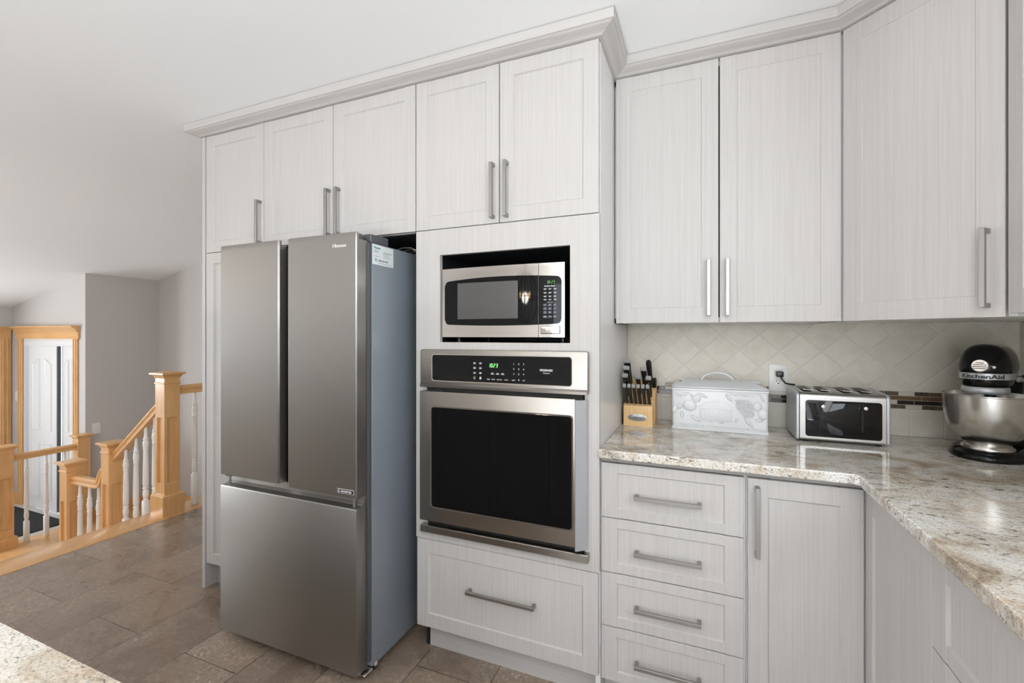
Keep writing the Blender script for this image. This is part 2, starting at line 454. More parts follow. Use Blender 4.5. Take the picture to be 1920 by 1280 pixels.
def put_text(mb, body, size, x, y, z, mi=0, face='-y', **k):
    u, n = {'-y': ((1, 0, 0), (0, -1, 0)), '+x': ((0, 1, 0), (1, 0, 0))}[face]
    mb._join(text_bm(body, size, **k), mi, plane_mx((x, y, z), u, n))
SEG = {'0': 'abcdef', '1': 'bc', '2': 'abged', '3': 'abgcd', ':': ''}
def seven(mb, s, x, y, z, h, face_y, mi=0, lean=0.12):
    # seven-segment figures lying on the plane y = face_y
    w, t = h * 0.5, h * 0.13
    for ch in s:
        if ch == ':':
            for q in (0.3, 0.7): mb.box(x, x + t, face_y - 0.0004, face_y, z + h * q - t / 2, z + h * q + t / 2, mi=mi)
            x += t * 2.6; continue
        def seg(k):
            return {'a': (t, w - t, h - t, h), 'd': (t, w - t, 0, t), 'g': (t, w - t, h / 2 - t / 2, h / 2 + t / 2), 'f': (0, t, h / 2 + t * .3, h - t * .3), 'e': (0, t, t * .3, h / 2 - t * .3), 'b': (w - t, w, h / 2 + t * .3, h - t * .3), 'c': (w - t, w, t * .3, h / 2 - t * .3)}[k]
        for k in SEG[ch]:
            a0, a1, b0, b1 = seg(k)
            sh = lean * (b0 + b1) / 2
            mb.box(x + a0 + sh, x + a1 + sh, face_y - 0.0004, face_y, z + b0, z + b1, mi=mi)
        x += w + t * 1.6

# a flat frame: u along the face, z up, w outwards
def face_mx(x, y, u):
    u = Vector((u[0], u[1], 0)).normalized(); n = Vector((u.y, -u.x, 0))
    return Matrix(((u.x, 0, n.x, x), (u.y, 0, n.y, y), (0, 1, 0, 0), (0, 0, 0, 1)))   # local (u, z, w)
FRONT = lambda y: face_mx(0, y, (1, 0))       # faces -Y, u = world x, w = 0 at y
def shaker(name, parent, Fm, u0, u1, z0, z1, th=0.02, st=0.054, rl=None, dep=0.006, ch=0.004, mats=('cab_v',), label=None):
    rl = rl if rl is not None else st
    mb = MB(); b = 0.0012
    mb.box(u0 + .0005, u1 - .0005, z0 + .0005, z1 - .0005, 0, th - dep, Mx=Fm)
    for s in (0, 1):
        o, sg = (u0, 1) if s == 0 else (u1, -1)
        mb.prism([(o, 0), (o, th - b), (o + sg * b, th), (o + sg * (st - 0.0006), th), (o + sg * st, th - 0.0006), (o + sg * (st + ch), th - dep), (o + sg * (st + ch), 0)], z0, z1, 'xzy', Mx=Fm)
        o, sg = (z0, 1) if s == 0 else (z1, -1)
        tr = th - 0.0004
        mb.prism([(o, 0), (o, tr - b), (o + sg * b, tr), (o + sg * rl, tr), (o + sg * (rl + ch), th - dep), (o + sg * (rl + ch), 0)], u0 + st * 0.98, u1 - st * 0.98, 'yzx', Mx=Fm)
    return obj(name, mb, mats, parent, label=label, smooth=20)
def pull(parent, Fm, uc, zc, L=0.206, vertical=True, w0=0.02, name='handle', mat='nickel'):
    mb = MB(); h = L / 2; a = 0.006; o = 0.032
    if vertical:
        mb.box(uc - a, uc + a, zc - h, zc + h, w0 + o - 0.011, w0 + o, 0.0008, Mx=Fm)
        for s in (-1, 1): mb.box(uc - a, uc + a, zc + s * (h - a) - a, zc + s * (h - a) + a, w0 - 0.001, w0 + o - 0.008, 0.0006, Mx=Fm)
    else:
        mb.box(uc - h, uc + h, zc - a, zc + a, w0 + o - 0.011, w0 + o, 0.0008, Mx=Fm)
        for s in (-1, 1): mb.box(uc + s * (h - a) - a, uc + s * (h - a) + a, zc - a, zc + a, w0 - 0.001, w0 + o - 0.008, 0.0006, Mx=Fm)
    return obj(name, mb, mat, parent, smooth=20)

# ------------------------------------------------------------------ the setting
CZ = 2.372          # flat kitchen ceiling
XB = -4.845         # where the ceiling starts to slope down
LZ = -0.866         # entry landing
XA, YC, YB, XD = -6.554, 2.94, 3.71, -8.254
def slope(x): return CZ + 0.2087 * (x - XB) if x < XB else CZ

mb = MB(); mb.box(-3.487, 1.16, -3.7, 3.9, -0.2, 0.0); struct('floor', mb, 'floor')
mb = MB(); mb.box(-8.4, -3.72, -3.7, 0.75, -0.95, 0.0); struct('floor_living', mb, 'carpet')
mb = MB(); mb.box(-8.4, -3.487, 0.75, 3.9, LZ - 0.1, LZ); struct('floor_entry', mb, 'entry_tile')  # tile on the unseen part too, for cooler and brighter bounce
mb = MB(); mb.box(-6.62, -5.7, 0.8, 3.69, LZ, LZ + 0.010, 0.002); struct('floor_entry_wood', mb, 'maple_x')
mb = MB(); mb.box(-8.25, -6.62, 0.8, 2.94, LZ, LZ + 0.012, 0.003); struct('floor_entry_tile', mb, 'entry_tile')
mb = MB(); mb.box(-3.72, -3.487, -3.7, 3.7, -0.032, 0.004, 0.008, seg=2); struct('trim_1', mb, 'maple_y')
mb = MB(); mb.box(-3.70, -3.487, 0.75, 3.71, -0.95, -0.032); struct('wall_stair', mb, 'wall')
XR0, XR1 = -4.0, -5.69            # the bend between the flat and the sloping part is eased
under = [(1.2, CZ), (XR0, CZ)] + [(XR0 + (XR1 - XR0) * k / 12, CZ - 0.5 * 0.2087 * (XR0 - XR1) * (k / 12) ** 2) for k in range(1, 13)] + [(-8.5, slope(-8.5))]
mb = MB(); mb.prism(under + [(p[0], p[1] + 0.1) for p in reversed(under)], -3.8, 3.9, 'xzy')
struct('ceiling', mb, 'ceiling', smooth=30)

def wall_with_holes(axis, a0, a1, z0, z1, f0, f1, holes):
    # axis 'x': the wall runs along x and fills y f0..f1; 'y': runs along y and fills x f0..f1
    mb = MB()
    def bx(p, q, r, s):
        if q - p > 1e-4 and s - r > 1e-4:
            if axis == 'x': mb.box(p, q, f0, f1, r, s)
            else: mb.box(f0, f1, p, q, r, s)
    cur = a0
    for (h0, h1, hz0, hz1) in sorted(holes):
        bx(cur, h0, z0, z1); bx(h0, h1, z0, hz0); bx(h0, h1, hz1, z1); cur = h1
    bx(cur, a1, z0, z1)
    return mb
struct('wall_back', wall_with_holes('x', -2.40, 1.16, -0.2, CZ, 2.20, 2.30, []), 'wall')
mb = MB(); mb.box(-2.40, -2.30, 2.30, YB, 0, CZ); struct('wall_return', mb, 'wall')
struct('wall_right', wall_with_holes('y', -3.7, 2.2, -0.2, CZ, 1.06, 1.16, [(-1.7, 0.2, 1.10, 2.10)]), 'wall_bounce')
struct('wall_front', wall_with_holes('x', -8.4, 1.16, -0.95, CZ + 0.0, -3.60, -3.50, [(-1.25, 0.65, 0.1, 2.1)]), 'wall_bounce')
# far walls of the entry
mb = MB()
mb.prism([(XA, LZ), (-2.30, LZ), (-2.30, CZ), (XB, CZ), (XA, slope(XA))], YB, YB + 0.1, 'xzy'); struct('wall_far', mb, 'wall')
mb = MB(); mb.prism([(YC + .1, LZ), (YB, LZ), (YB, slope(XA) + 0.02), (YC + .1, slope(XA) + 0.02)], XA - 0.1, XA, 'yzx'); struct('wall_entry', mb, 'wall')
# closet wall with its opening
CX0, CX1, CT = -7.945, -6.79, 1.262
mb = MB()
mb.prism([(XD, LZ), (CX0, LZ), (CX0, slope(CX0)), (XD, slope(XD))], YC, YC + 0.1, 'xzy')
mb.prism([(CX0, CT), (CX1, CT), (CX1, slope(CX1)), (CX0, slope(CX0))], YC, YC + 0.1, 'xzy')
mb.prism([(CX1, LZ), (XA, LZ), (XA, slope(XA)), (CX1, slope(CX1))], YC, YC + 0.1, 'xzy')
struct('wall_closet', mb, 'wall')
mb = MB(); mb.box(-8.0, -6.7, YC + 0.1, YC + 0.7, LZ, LZ + 0.01); mb.box(-8.0, -6.7, YC + 0.68, YC + 0.7, LZ, 1.4); struct('wall_closet_inside', mb, 'white_paint')
struct('wall_left', wall_with_holes('y', -3.7, 3.0, -0.95, 1.70, XD - 0.1, XD, [(-0.85, 0.65, 0.45, 1.6), (1.05, 1.70, -0.6, 1.50), (1.90, 2.84, LZ, 1.25)]), 'wall_bounce')

# window frames on the unseen sides of the room
def window(name, axis, a0, a1, z0, z1, f0, f1, mull):
    mb = MB(); t = 0.05
    segs = [(a0, a0 + t, z0, z1), (a1 - t, a1, z0, z1), (a0, a1, z0, z0 + t), (a0, a1, z1 - t, z1)]
    for k in range(1, mull): c = a0 + (a1 - a0) * k / mull; segs.append((c - t / 2, c + t / 2, z0, z1))
    for p, q, r, s in segs:
        if axis == 'x': mb.box(p, q, f0, f1, r, s, 0.004)
        else: mb.box(f0, f1, p, q, r, s, 0.004)
    struct(name, mb, 'white_paint')
window('window_1', 'y', 1.05, 1.70, -0.6, 1.50, XD - 0.05, XD - 0.01, 1)  # frame of the added entry sidelight
window('window_2', 'x', -1.25, 0.65, 0.1, 2.1, -3.545, -3.505, 2)
window('window_4', 'y', -0.85, 0.65, 0.45, 1.6, XD - 0.05, XD - 0.01, 2)
window('window_3', 'y', -1.7, 0.2, 1.10, 2.10, 1.065, 1.105, 2)

# closet casing, header and the sliding doors
mb = MB()
def casing(mb, x0, x1, z0, z1, mi=0):
    mb.box(x0, x1, YC - 0.018, YC, z0, z1, 0.004)
    mb.box(x0 + 0.018, x0 + 0.03, YC - 0.025, YC, z0, z1, 0.003)
    mb.box(x1 - 0.03, x1 - 0.018, YC - 0.025, YC, z0, z1, 0.003)
casing(mb, -8.06, -7.955, LZ, 1.265); casing(mb, -6.785, -6.69, LZ, 1.265)
o = struct('trim_2', mb, 'maple_v')
mb = MB()
mb.prism([(YC, 1.255), (YC - 0.022, 1.255), (YC - 0.022, 1.33), (YC - 0.035, 1.345), (YC - 0.05, 1.375), (YC - 0.085, 1.395), (YC - 0.085, 1.41), (YC, 1.41)], -8.10, -6.66, 'yzx')
struct('trim_3', mb, 'maple_x')
mb = MB(); mb.box(CX0, CX1, YC + 0.0, YC + 0.025, 1.165, 1.262, 0.004); mb.box(CX0, CX1, YC - 0.004, YC + 0.02, 1.18, 1.20, 0.003); mb.box(CX0, CX1, YC - 0.004, YC + 0.02, 1.222, 1.235, 0.003)
mb.box(CX0, CX0 + 0.03, YC + 0.003, YC + 0.098, LZ, 1.262); mb.box(CX1 - 0.02, CX1, YC + 0.003, YC + 0.098, LZ, 1.262)
struct('trim_4', mb, 'white_paint')
def closet_door(name, x0, x1, y):
    mb = MB()
    mb.box(x0, x1, y, y + 0.03, LZ + 0.015, 1.168, 0.003)
    w = x1 - x0
    for c in (0.30, 0.72):
        cx, hw = x0 + w * c, w * 0.135
        for (z0, z1, arch) in ((0.12, 1.0, True), (-0.72, -0.03, False)):
            n = 9
            top = []
            for k in range(n + 1):
                q = k / n; xx = cx + hw - 2 * hw * q
                side = (q if c > .5 else 1 - q)
                top.append((xx, z1 + (0.065 * (0.5 - 0.5 * math.cos(math.pi * side)) - 0.05 if arch else 0)))
            outer = [(cx - hw, z0), (cx + hw, z0)] + top
            inner = [(cx + (p[0] - cx) * 0.62, (z0 + z1) / 2 + (p[1] - (z0 + z1) / 2) * 0.955) for p in outer]
            # moulded rim sunk into the slab, raised field inside
            rings = [[(p[0], y - 0.0005, p[1]) for p in outer], [(cx + (p[0] - cx) * 0.9, y - 0.011, (z0 + z1) / 2 + (p[1] - (z0 + z1) / 2) * 0.985) for p in outer],
                     [(cx + (p[0] - cx) * 0.72, y - 0.002, (z0 + z1) / 2 + (p[1] - (z0 + z1) / 2) * 0.965) for p in outer], [(p[0], y - 0.009, p[1]) for p in inner]]
            mb.loft(rings)
    return struct(name, mb, 'white_paint', smooth=25)
closet_door('door_1', -7.86, -7.205, YC + 0.012)
closet_door('door_2', -7.19, -6.795, YC + 0.055)
mb = MB(); mb.box(-7.204, -7.190, YC + 0.016, YC + 0.05, LZ + 0.02, 1.165, 0.002); struct('trim_5', mb, 'dark_grey')
# entry door in the left wall with its casing and baseboards
mb = MB(); mb.box(XD - 0.06, XD - 0.02, 1.90, 2.84, LZ, 1.25, 0.004)
for z0, z1 in ((-0.7, -0.1), (0.05, 0.6), (0.72, 1.12)):
    for y0, y1 in ((2.0, 2.32), (2.42, 2.74)): mb.box(XD - 0.022, XD - 0.012, y0, y1, z0, z1, 0.006)
struct('door_3', mb, 'white_paint')
mb = MB(); mb.box(XD, XD + 0.02, 2.83, 2.93, LZ, 1.26, 0.004); mb.box(XD, XD + 0.028, 2.85, 2.865, LZ, 1.26, 0.004); mb.box(XD, XD + 0.028, 2.89, 2.905, LZ, 1.26, 0.004)
mb.box(XD, XD + 0.02, 1.80, 1.90, LZ, 1.26, 0.004)
mb.prism([(XD, 1.255), (XD + 0.024, 1.255), (XD + 0.024, 1.34), (XD + 0.05, 1.375), (XD + 0.085, 1.395), (XD + 0.085, 1.41), (XD, 1.41)], 1.75, 2.925, 'xzy')
struct('trim_6', mb, 'maple_v')
mb = MB()
mb.box(XD, -8.06, YC - 0.016, YC, LZ, LZ + 0.14, 0.004); mb.box(-6.69, XA, YC - 0.016, YC, LZ, LZ + 0.14, 0.004)
mb.box(XA, XA + 0.016, YC - 0.016, YB, LZ, LZ + 0.14, 0.004); mb.box(XA, -3.72, YB - 0.016, YB, LZ, LZ + 0.14, 0.004)
struct('baseboard_entry', mb, 'maple_x')
# stairs from the kitchen edge down to the landing
mb = MB()
for k in range(1, 5):
    z = -0.1732 * k
    mb.box(-3.70 - 0.265 * k - 0.02, -3.70 - 0.265 * (k - 1), 0.78, 2.02, z - 0.03, z, 0.006)
    mb.box(-3.70 - 0.265 * (k - 1) - 0.015, -3.70 - 0.265 * (k - 1), 0.78, 2.02, z, z + 0.145)
struct('floor_stairs', mb, 'maple_y')
mb = MB(); mb.box(-7.95, -6.72, 2.32, 2.86, LZ + 0.012, LZ + 0.024, 0.004)
tag(obj('door_mat', mb, 'mat_black'), 'flat black mat on the entry floor in front of white closet doors', 'mat')

# crown moulding over the cabinets
TW0, TW1, TT, TY = -2.374, -0.3215, 2.318, 1.55
path = [(TW0, 2.2), (TW0, TY), (TW1, TY), (TW1, 1.83), (0.4358, 1.83), (0.718, 1.548), (0.718, -0.2)]
prof = [(-0.02, TT + 0.001), (0.012, TT + 0.001), (0.02, TT + 0.006), (0.048, TT + 0.014), (0.056, TT + 0.019), (0.060, TT + 0.019), (0.060, CZ - 0.003), (0.063, CZ - 0.0015), (-0.02, CZ - 0.0015)]
def offset_path(path, d):
    out = []
    for i, p in enumerate(path):
        p = Vector(p)
        ns = []
        if i > 0: e = (p - Vector(path[i - 1])).normalized(); ns.append(Vector((e.y, -e.x)))
        if i < len(path) - 1: e = (Vector(path[i + 1]) - p).normalized(); ns.append(Vector((e.y, -e.x)))
        if len(ns) == 1: out.append(p + ns[0] * d)
        else:
            m_ = (ns[0] + ns[1]).normalized(); out.append(p + m_ * (d / m_.dot(ns[0])))
    return out
mb = MB()
cols = [offset_path(path, d) for d, z in prof]
mb.loft([[(cols[j][i].x, cols[j][i].y, prof[j][1]) for j in range(len(prof))] for i in range(len(path))])
struct('trim_7', mb, 'cab_h', smooth=15)

# backsplash (diamond field, straight row, mosaic band)
mb = MB()
mb.box(-0.32, 1.06, 2.19, 2.20, 1.0833, 1.36, mi=0); mb.box(-0.32, 1.06, 2.19, 2.20, 0.913, 1.0164, mi=1); mb.box(-0.32, 1.06, 2.1925, 2.20, 1.0164, 1.0833, mi=6)
SPM = ['splash_d', 'splash_s', 'mos_brown', 'mos_dark', 'mos_emp', 'mos_light', 'grout']
side = MB(); side.box(1.05, 1.06, -1.6, 2.19, 1.0833, 1.345, mi=0); side.box(1.05, 1.06, -1.6, 2.19, 0.913, 1.0164, mi=1); side.box(1.0525, 1.06, -1.6, 2.19, 1.0164, 1.0833, mi=6)
struct('wall_backsplash_side', side, SPM)
rows = [1.0164 + 0.0167 * k for k in range(4)]
rnd = random.Random(5)
def mos(x0, x1, r, c): mb.box(x0 + 0.001, x1 - 0.001, 2.1885, 2.195, rows[r] + 0.001, rows[r] + 0.0157, 0.0007, mi=c)
fixed = {3: [(0.66, 0.704, 4), (0.704, 0.753, 5), (0.753, 0.7985, 4), (0.7985, 0.845, 2)], 2: [(0.60, 0.775, 2), (0.775, 0.824, 2), (0.824, 0.90, 2)],
         1: [(0.645, 0.70, 5), (0.70, 0.752, 3), (0.752, 0.834, 3)], 0: [(0.60, 0.726, 4), (0.726, 0.776, 5), (0.776, 0.823, 4), (0.823, 0.87, 4)]}
for r in range(4):
    fx = fixed[r]
    for x0, x1, c in fx: mos(x0, x1, r, c)
    x = fx[0][0]
    while x > -0.3:
        w = rnd.choice((0.047, 0.05, 0.082)); mos(max(x - w, -0.318), x, r, rnd.choice((5, 5, 5, 2, 3, 4)) if r != 1 else rnd.choice((5, 3, 4, 3))); x -= w
    x = fx[-1][1]
    while x < 1.03:
        w = rnd.choice((0.047, 0.05, 0.082)); mos(x, min(x + w, 1.048), r, rnd.choice((5, 2, 3, 4))); x += w
struct('wall_backsplash', mb, ['splash_d', 'splash_s', 'mos_brown', 'mos_dark', 'mos_emp', 'mos_light', 'grout'])

# ------------------------------------------------------------------ tall cabinets
FT = FRONT(1.57)          # door backs at y = 1.57, fronts at 1.55
BK = 2.19
def carcass(parent, x0, x1, y0, y1, z0, z1, mat='cab_plain', t=0.018, shelf=(), back=True, left=True, right=True, inner=None, name='carcass'):
    mb = MB()
    if left: mb.box(x0, x0 + t, y0, y1, z0, z1)
    if right: mb.box(x1 - t, x1, y0, y1, z0, z1)
    mb.box(x0, x1, y0, y1, z0, z0 + t); mb.box(x0, x1, y0, y1, z1 - t, z1)
    if back: mb.box(x0, x1, y1 - 0.01, y1, z0, z1)
    for z in shelf: mb.box(x0, x1, y0, y1, z, z + t)
    return obj(name, mb, mat, parent)

t = thing('pantry_cabinet', 'tall narrow white cabinet left of the steel refrigerator', 'cabinet', (-2.14, 1.9, 0))
carcass(t, -2.352, -1.936, 1.571, BK, 0.13, TT, shelf=(1.71,))
mb = MB(); mb.box(-2.374, -2.3525, 1.546, BK, 0.0, TT, 0.001); obj('end_panel', mb, 'cab_v', t)
mb = MB(); mb.box(-2.352, -1.936, 1.61, 1.625, 0.0, 0.128); obj('toe_kick', mb, 'cab_h', t)
d = shaker('door', t, FT, -2.349, -1.9352, 1.7215, TT - .001); pull(d, FT, -1.953, 1.842)
d = shaker('door', t, FT, -2.349, -1.9352, 0.132, 1.7185); pull(d, FT, -1.953, 1.0)
mb = MB(); mb.box(-1.936, -1.918, 1.571, BK, 0.0, 1.71); obj('side_panel', mb, 'cab_plain', t)

t = thing('wall_cabinet', 'white two-door cabinet over the refrigerator with paired handles', 'cabinet', (-1.5, 1.9, 1.72))
carcass(t, -1.9345, -1.0690, 1.571, BK, 1.72, TT)
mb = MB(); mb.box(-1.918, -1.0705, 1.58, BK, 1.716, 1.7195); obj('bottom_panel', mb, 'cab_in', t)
d = shaker('door', t, FT, -1.9325, -1.5050, 1.7215, TT - .001); pull(d, FT, -1.5221, 1.842)
d = shaker('door', t, FT, -1.5022, -1.0705, 1.7215, TT - .001); pull(d, FT, -1.4673, 1.842)

t = thing('oven_cabinet', 'tall white cabinet tower holding the microwave above the wall oven', 'cabinet', (-0.69, 1.9, 0))
mb = MB()
mb.box(TW1 - 0.018, TW1, 1.5712, BK, 0.0, TT, 0.001); obj('side_panel', mb, 'cab_plain', t, label='smooth white side panel')
mb = MB(); mb.box(-1.0675, -1.0505, 1.571, BK, 0.131, TT); mb.box(-1.0675, -1.0505, 1.63, BK, 0.0, 0.131); obj('side_panel', mb, 'cab_in', t)  # near-black panel, its foot stands in for shadow beside the toe kick
mb = MB()
for z0, z1 in ((0.13, 0.148), (0.480, 0.498), (1.716, 1.718), (TT - 0.018, TT)): mb.box(-1.0505, TW1 - 0.018, 1.571, BK, z0, z1)
mb.box(-1.0505, TW1 - 0.018, BK - 0.01, BK, 0.13, TT); obj('carcass', mb, 'cab_plain', t)
mb = MB(); mb.box(-1.05, TW1 - 0.003, 1.63, 1.645, 0.0, 0.129); obj('toe_kick', mb, 'cab_h', t)
d = shaker('door', t, FT, -1.0665, -0.6985, 1.7215, TT - .001); pull(d, FT, -0.7203, 1.840)
d = shaker('door', t, FT, -0.6950, -0.3235, 1.7215, TT - .001); pull(d, FT, -0.6646, 1.840)
NX0, NX1, NZ0, NZ1 = -0.955, -0.4245, 1.272, 1.617
OX0, OX1, OZ0, OZ1 = -1.012, -0.372, 0.53, 1.235
mb = MB()
yy0, yy1 = 1.551, 1.57
for x0, x1, z0, z1 in ((-1.0665, NX0, OZ1, 1.7185), (NX1, TW1, OZ1, 1.7185), (NX0, NX1, NZ1, 1.7185), (NX0, NX1, OZ1, NZ0), (-1.0665, OX0, 0.484, OZ1), (OX1, TW1, 0.484, OZ1), (OX0, OX1, 0.484, OZ0)):
    mb.box(x0, x1, yy0, yy1, z0, z1)
obj('face_frame', mb, 'cab_v', t)
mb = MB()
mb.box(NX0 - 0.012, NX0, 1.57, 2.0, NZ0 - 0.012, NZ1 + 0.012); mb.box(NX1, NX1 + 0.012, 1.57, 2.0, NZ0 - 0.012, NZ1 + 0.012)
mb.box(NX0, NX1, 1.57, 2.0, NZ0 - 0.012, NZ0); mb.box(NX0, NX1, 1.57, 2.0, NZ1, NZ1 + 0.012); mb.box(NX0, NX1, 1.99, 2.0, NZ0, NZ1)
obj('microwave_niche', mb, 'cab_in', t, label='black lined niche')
d = shaker('drawer', t, FT, -1.0620, -0.3250, 0.131, 0.4815); pull(d, FT, -0.688, 0.3215, 0.275, False)

# ------------------------------------------------------------------ wall cabinets on the right
UT, UB, UY = TT, 1.347, 1.83
t = thing('wall_cabinet', 'white two-door wall cabinet above the bread box and toaster', 'cabinet', (0.06, 2.0, UB))
carcass(t, -0.3195, 0.4355, UY + 0.021, 2.185, UB + 0.001, UT, mat='cab_plain')
mb = MB(); mb.box(0.050, 0.072, UY + 0.0205, UY + 0.03, UB + .02, UT - .02); obj('door_gap_dark', mb, 'black_matte', t)  # black strip stands in for shade in the gap between the doors
FU = FRONT(UY + 0.02)
d = shaker('door', t, FU, -0.3125, 0.0595, UB, UT - .001, st=0.057, dep=0.003, ch=0.002); pull(d, FU, 0.0262, 1.4745)
d = shaker('door', t, FU, 0.0640, 0.4345, UB, UT - .001, st=0.057, dep=0.003, ch=0.002); pull(d, FU, 0.0887, 1.4738)

t = thing('wall_cabinet', 'angled white corner wall cabinet above the stand mixer', 'cabinet', (0.7, 1.95, UB))
uv = Vector((1, -1, 0)).normalized(); q0 = Vector((0.4375, 1.8285, 0)); nrm = Vector((-1, -1, 0)).normalized()
back = q0 - nrm * 0.02
FD = face_mx(back.x, back.y, (1, -1))
Ld = (Vector((0.718, 1.548, 0)) - q0).length
mb = MB()
mb.prism([(0.4365, 1.8530), (0.4365, 2.185), (1.048, 2.185), (1.048, 1.552), (0.7405, 1.552)], UB + 0.001, UT, 'xyz')
obj('carcass', mb, 'cab_plain', t)
d = shaker('door', t, FD, 0.002, Ld - 0.003, UB, UT - .001, st=0.057, dep=0.003, ch=0.002)
hx = (Vector((0.6925, 1.5734, 0)) - q0).length
pull(d, FD, hx, 1.4745)

t = thing('wall_cabinet', 'white wall cabinet at the right edge past the angled corner cabinet', 'cabinet', (0.9, 1.1, UB))
FR_ = face_mx(0.738, 1.546, (0, -1))
mb = MB(); mb.box(0.739, 1.048, 0.70, 1.546, UB + 0.003, UT); obj('carcass', mb, 'cab_plain', t)
d = shaker('door', t, FR_, 0.003, 0.42, UB + 0.008, UT - .001, st=0.057, dep=0.003, ch=0.002); pull(d, FR_, 0.39, 1.4745)
d = shaker('door', t, FR_, 0.424, 0.84, UB + 0.008, UT - .001, st=0.057, dep=0.003, ch=0.002); pull(d, FR_, 0.455, 1.4745)

# ------------------------------------------------------------------ base cabinets
FB = FRONT(1.59)
t = thing('drawer_cabinet', 'white base cabinet of four stacked drawers beside the oven tower', 'cabinet', (-0.1, 1.9, 0))
carcass(t, -0.3205, 0.1295, 1.591, BK, 0.1, 0.881)
mb = MB(); mb.box(-0.3205, 0.1295, 1.645, 1.66, 0.0, 0.1); obj('toe_kick', mb, 'cab_h', t)
mb = MB(); mb.box(-0.3205, 0.1295, 1.580, 1.5905, 0.8635, 0.881); obj('top_rail', mb, 'rail_grey', t)
for z0, z1 in ((0.6745, 0.8605), (0.4865, 0.6715), (0.3015, 0.4835), (0.1150, 0.2985)):
    d = shaker('drawer', t, FB, -0.3190, 0.1230, z0, z1, rl=0.032); pull(d, FB, -0.1015, (z0 + z1) / 2 - 0.008, 0.206, False)

t = thing('corner_base_cabinet', 'white corner base cabinet with one tall door and upright handle', 'cabinet', (0.4, 1.9, 0))
mb = MB(); mb.prism([(0.1305, 1.591), (0.1305, BK), (1.05, BK), (1.05, 1.172), (0.4505, 1.172), (0.4505, 1.591)], 0.1, 0.881, 'xyz'); obj('carcass', mb, 'cab_plain', t)
mb = MB(); mb.prism([(0.1305, 1.645), (0.1305, 1.66), (0.52, 1.66), (0.52, 1.172), (0.505, 1.172), (0.505, 1.645)], 0.0, 0.1, 'xyz'); obj('toe_kick', mb, 'cab_h', t)
mb = MB(); mb.box(0.1305, 0.45, 1.580, 1.5905, 0.8635, 0.881); mb.box(0.440, 0.4505, 1.172, 1.58, 0.8635, 0.881); obj('top_rail', mb, 'rail_grey', t)
d = shaker('door', t, FB, 0.1340, 0.4270, 0.115, 0.8605); pull(d, FB, 0.1585, 0.7335, 0.212)
FP = face_mx(0.45, 1.57, (0, -1))
shaker('filler_panel', t, FP, 0.001, 0.400, 0.115, 0.8605)

t = thing('drawer_cabinet', 'white base drawers under the granite at the right edge', 'cabinet', (0.7, 0.7, 0))
mb = MB(); mb.box(0.451, 1.05, 0.25, 1.170, 0.1, 0.881); obj('carcass', mb, 'cab_plain', t)
mb = MB(); mb.box(0.505, 0.52, 0.25, 1.17, 0.0, 0.1); obj('toe_kick', mb, 'cab_h', t)
for u0, u1 in ((0.4025, 1.318),):
    for z0, z1 in ((0.6765, 0.8605), (0.398, 0.6735), (0.115, 0.395)):
        d = shaker('drawer', t, FP, u0, u1, z0, z1, rl=0.032 if z0 > .6 else 0.054)
        pull(d, FP, (u0 + u1) / 2 + 0.03, (z0 + z1) / 2, 0.206, False)

# countertops
def slab(mb, pts, z0, z1, bev=0.004):
    mb.prism(pts, z0, z1, 'xyz', bev=bev, seg=2, capbev=True)
mb = MB(); slab(mb, [(-0.3205, 1.535), (-0.3205, 2.1895), (1.05, 2.1895), (1.05, -1.6), (0.404, -1.6), (0.404, 1.524), (0.394, 1.535)], 0.8825, 0.9125)
tag(obj('countertop', mb, 'granite', smooth=20), 'L-shaped beige speckled granite worktop under bread box, toaster and mixer', 'countertop')
IY = 0.302
mb = MB(); slab(mb, [(-2.6, -0.62), (-2.6, IY), (-0.42, IY), (-0.42, -0.62)], 0.8825, 0.9125)
tag(obj('island_countertop', mb, 'granite'), 'granite island worktop whose edge shows at bottom left', 'countertop')
t = thing('kitchen_island', 'white panelled base under the granite island at bottom left', 'kitchen island', (-1.5, -0.15, 0))
mb = MB(); mb.box(-2.56, -0.46, -0.58, IY - 0.045, 0.1, 0.881); mb.box(-2.5, -0.5, -0.52, IY - 0.10, 0.0, 0.1); obj('carcass', mb, 'cab_plain', t)
FI = face_mx(0, IY - 0.045, (-1, 0))
for k in range(5):
    u0 = 0.475 + k * 0.415
    shaker('door', t, FI, u0, u0 + 0.411, 0.12, 0.872)

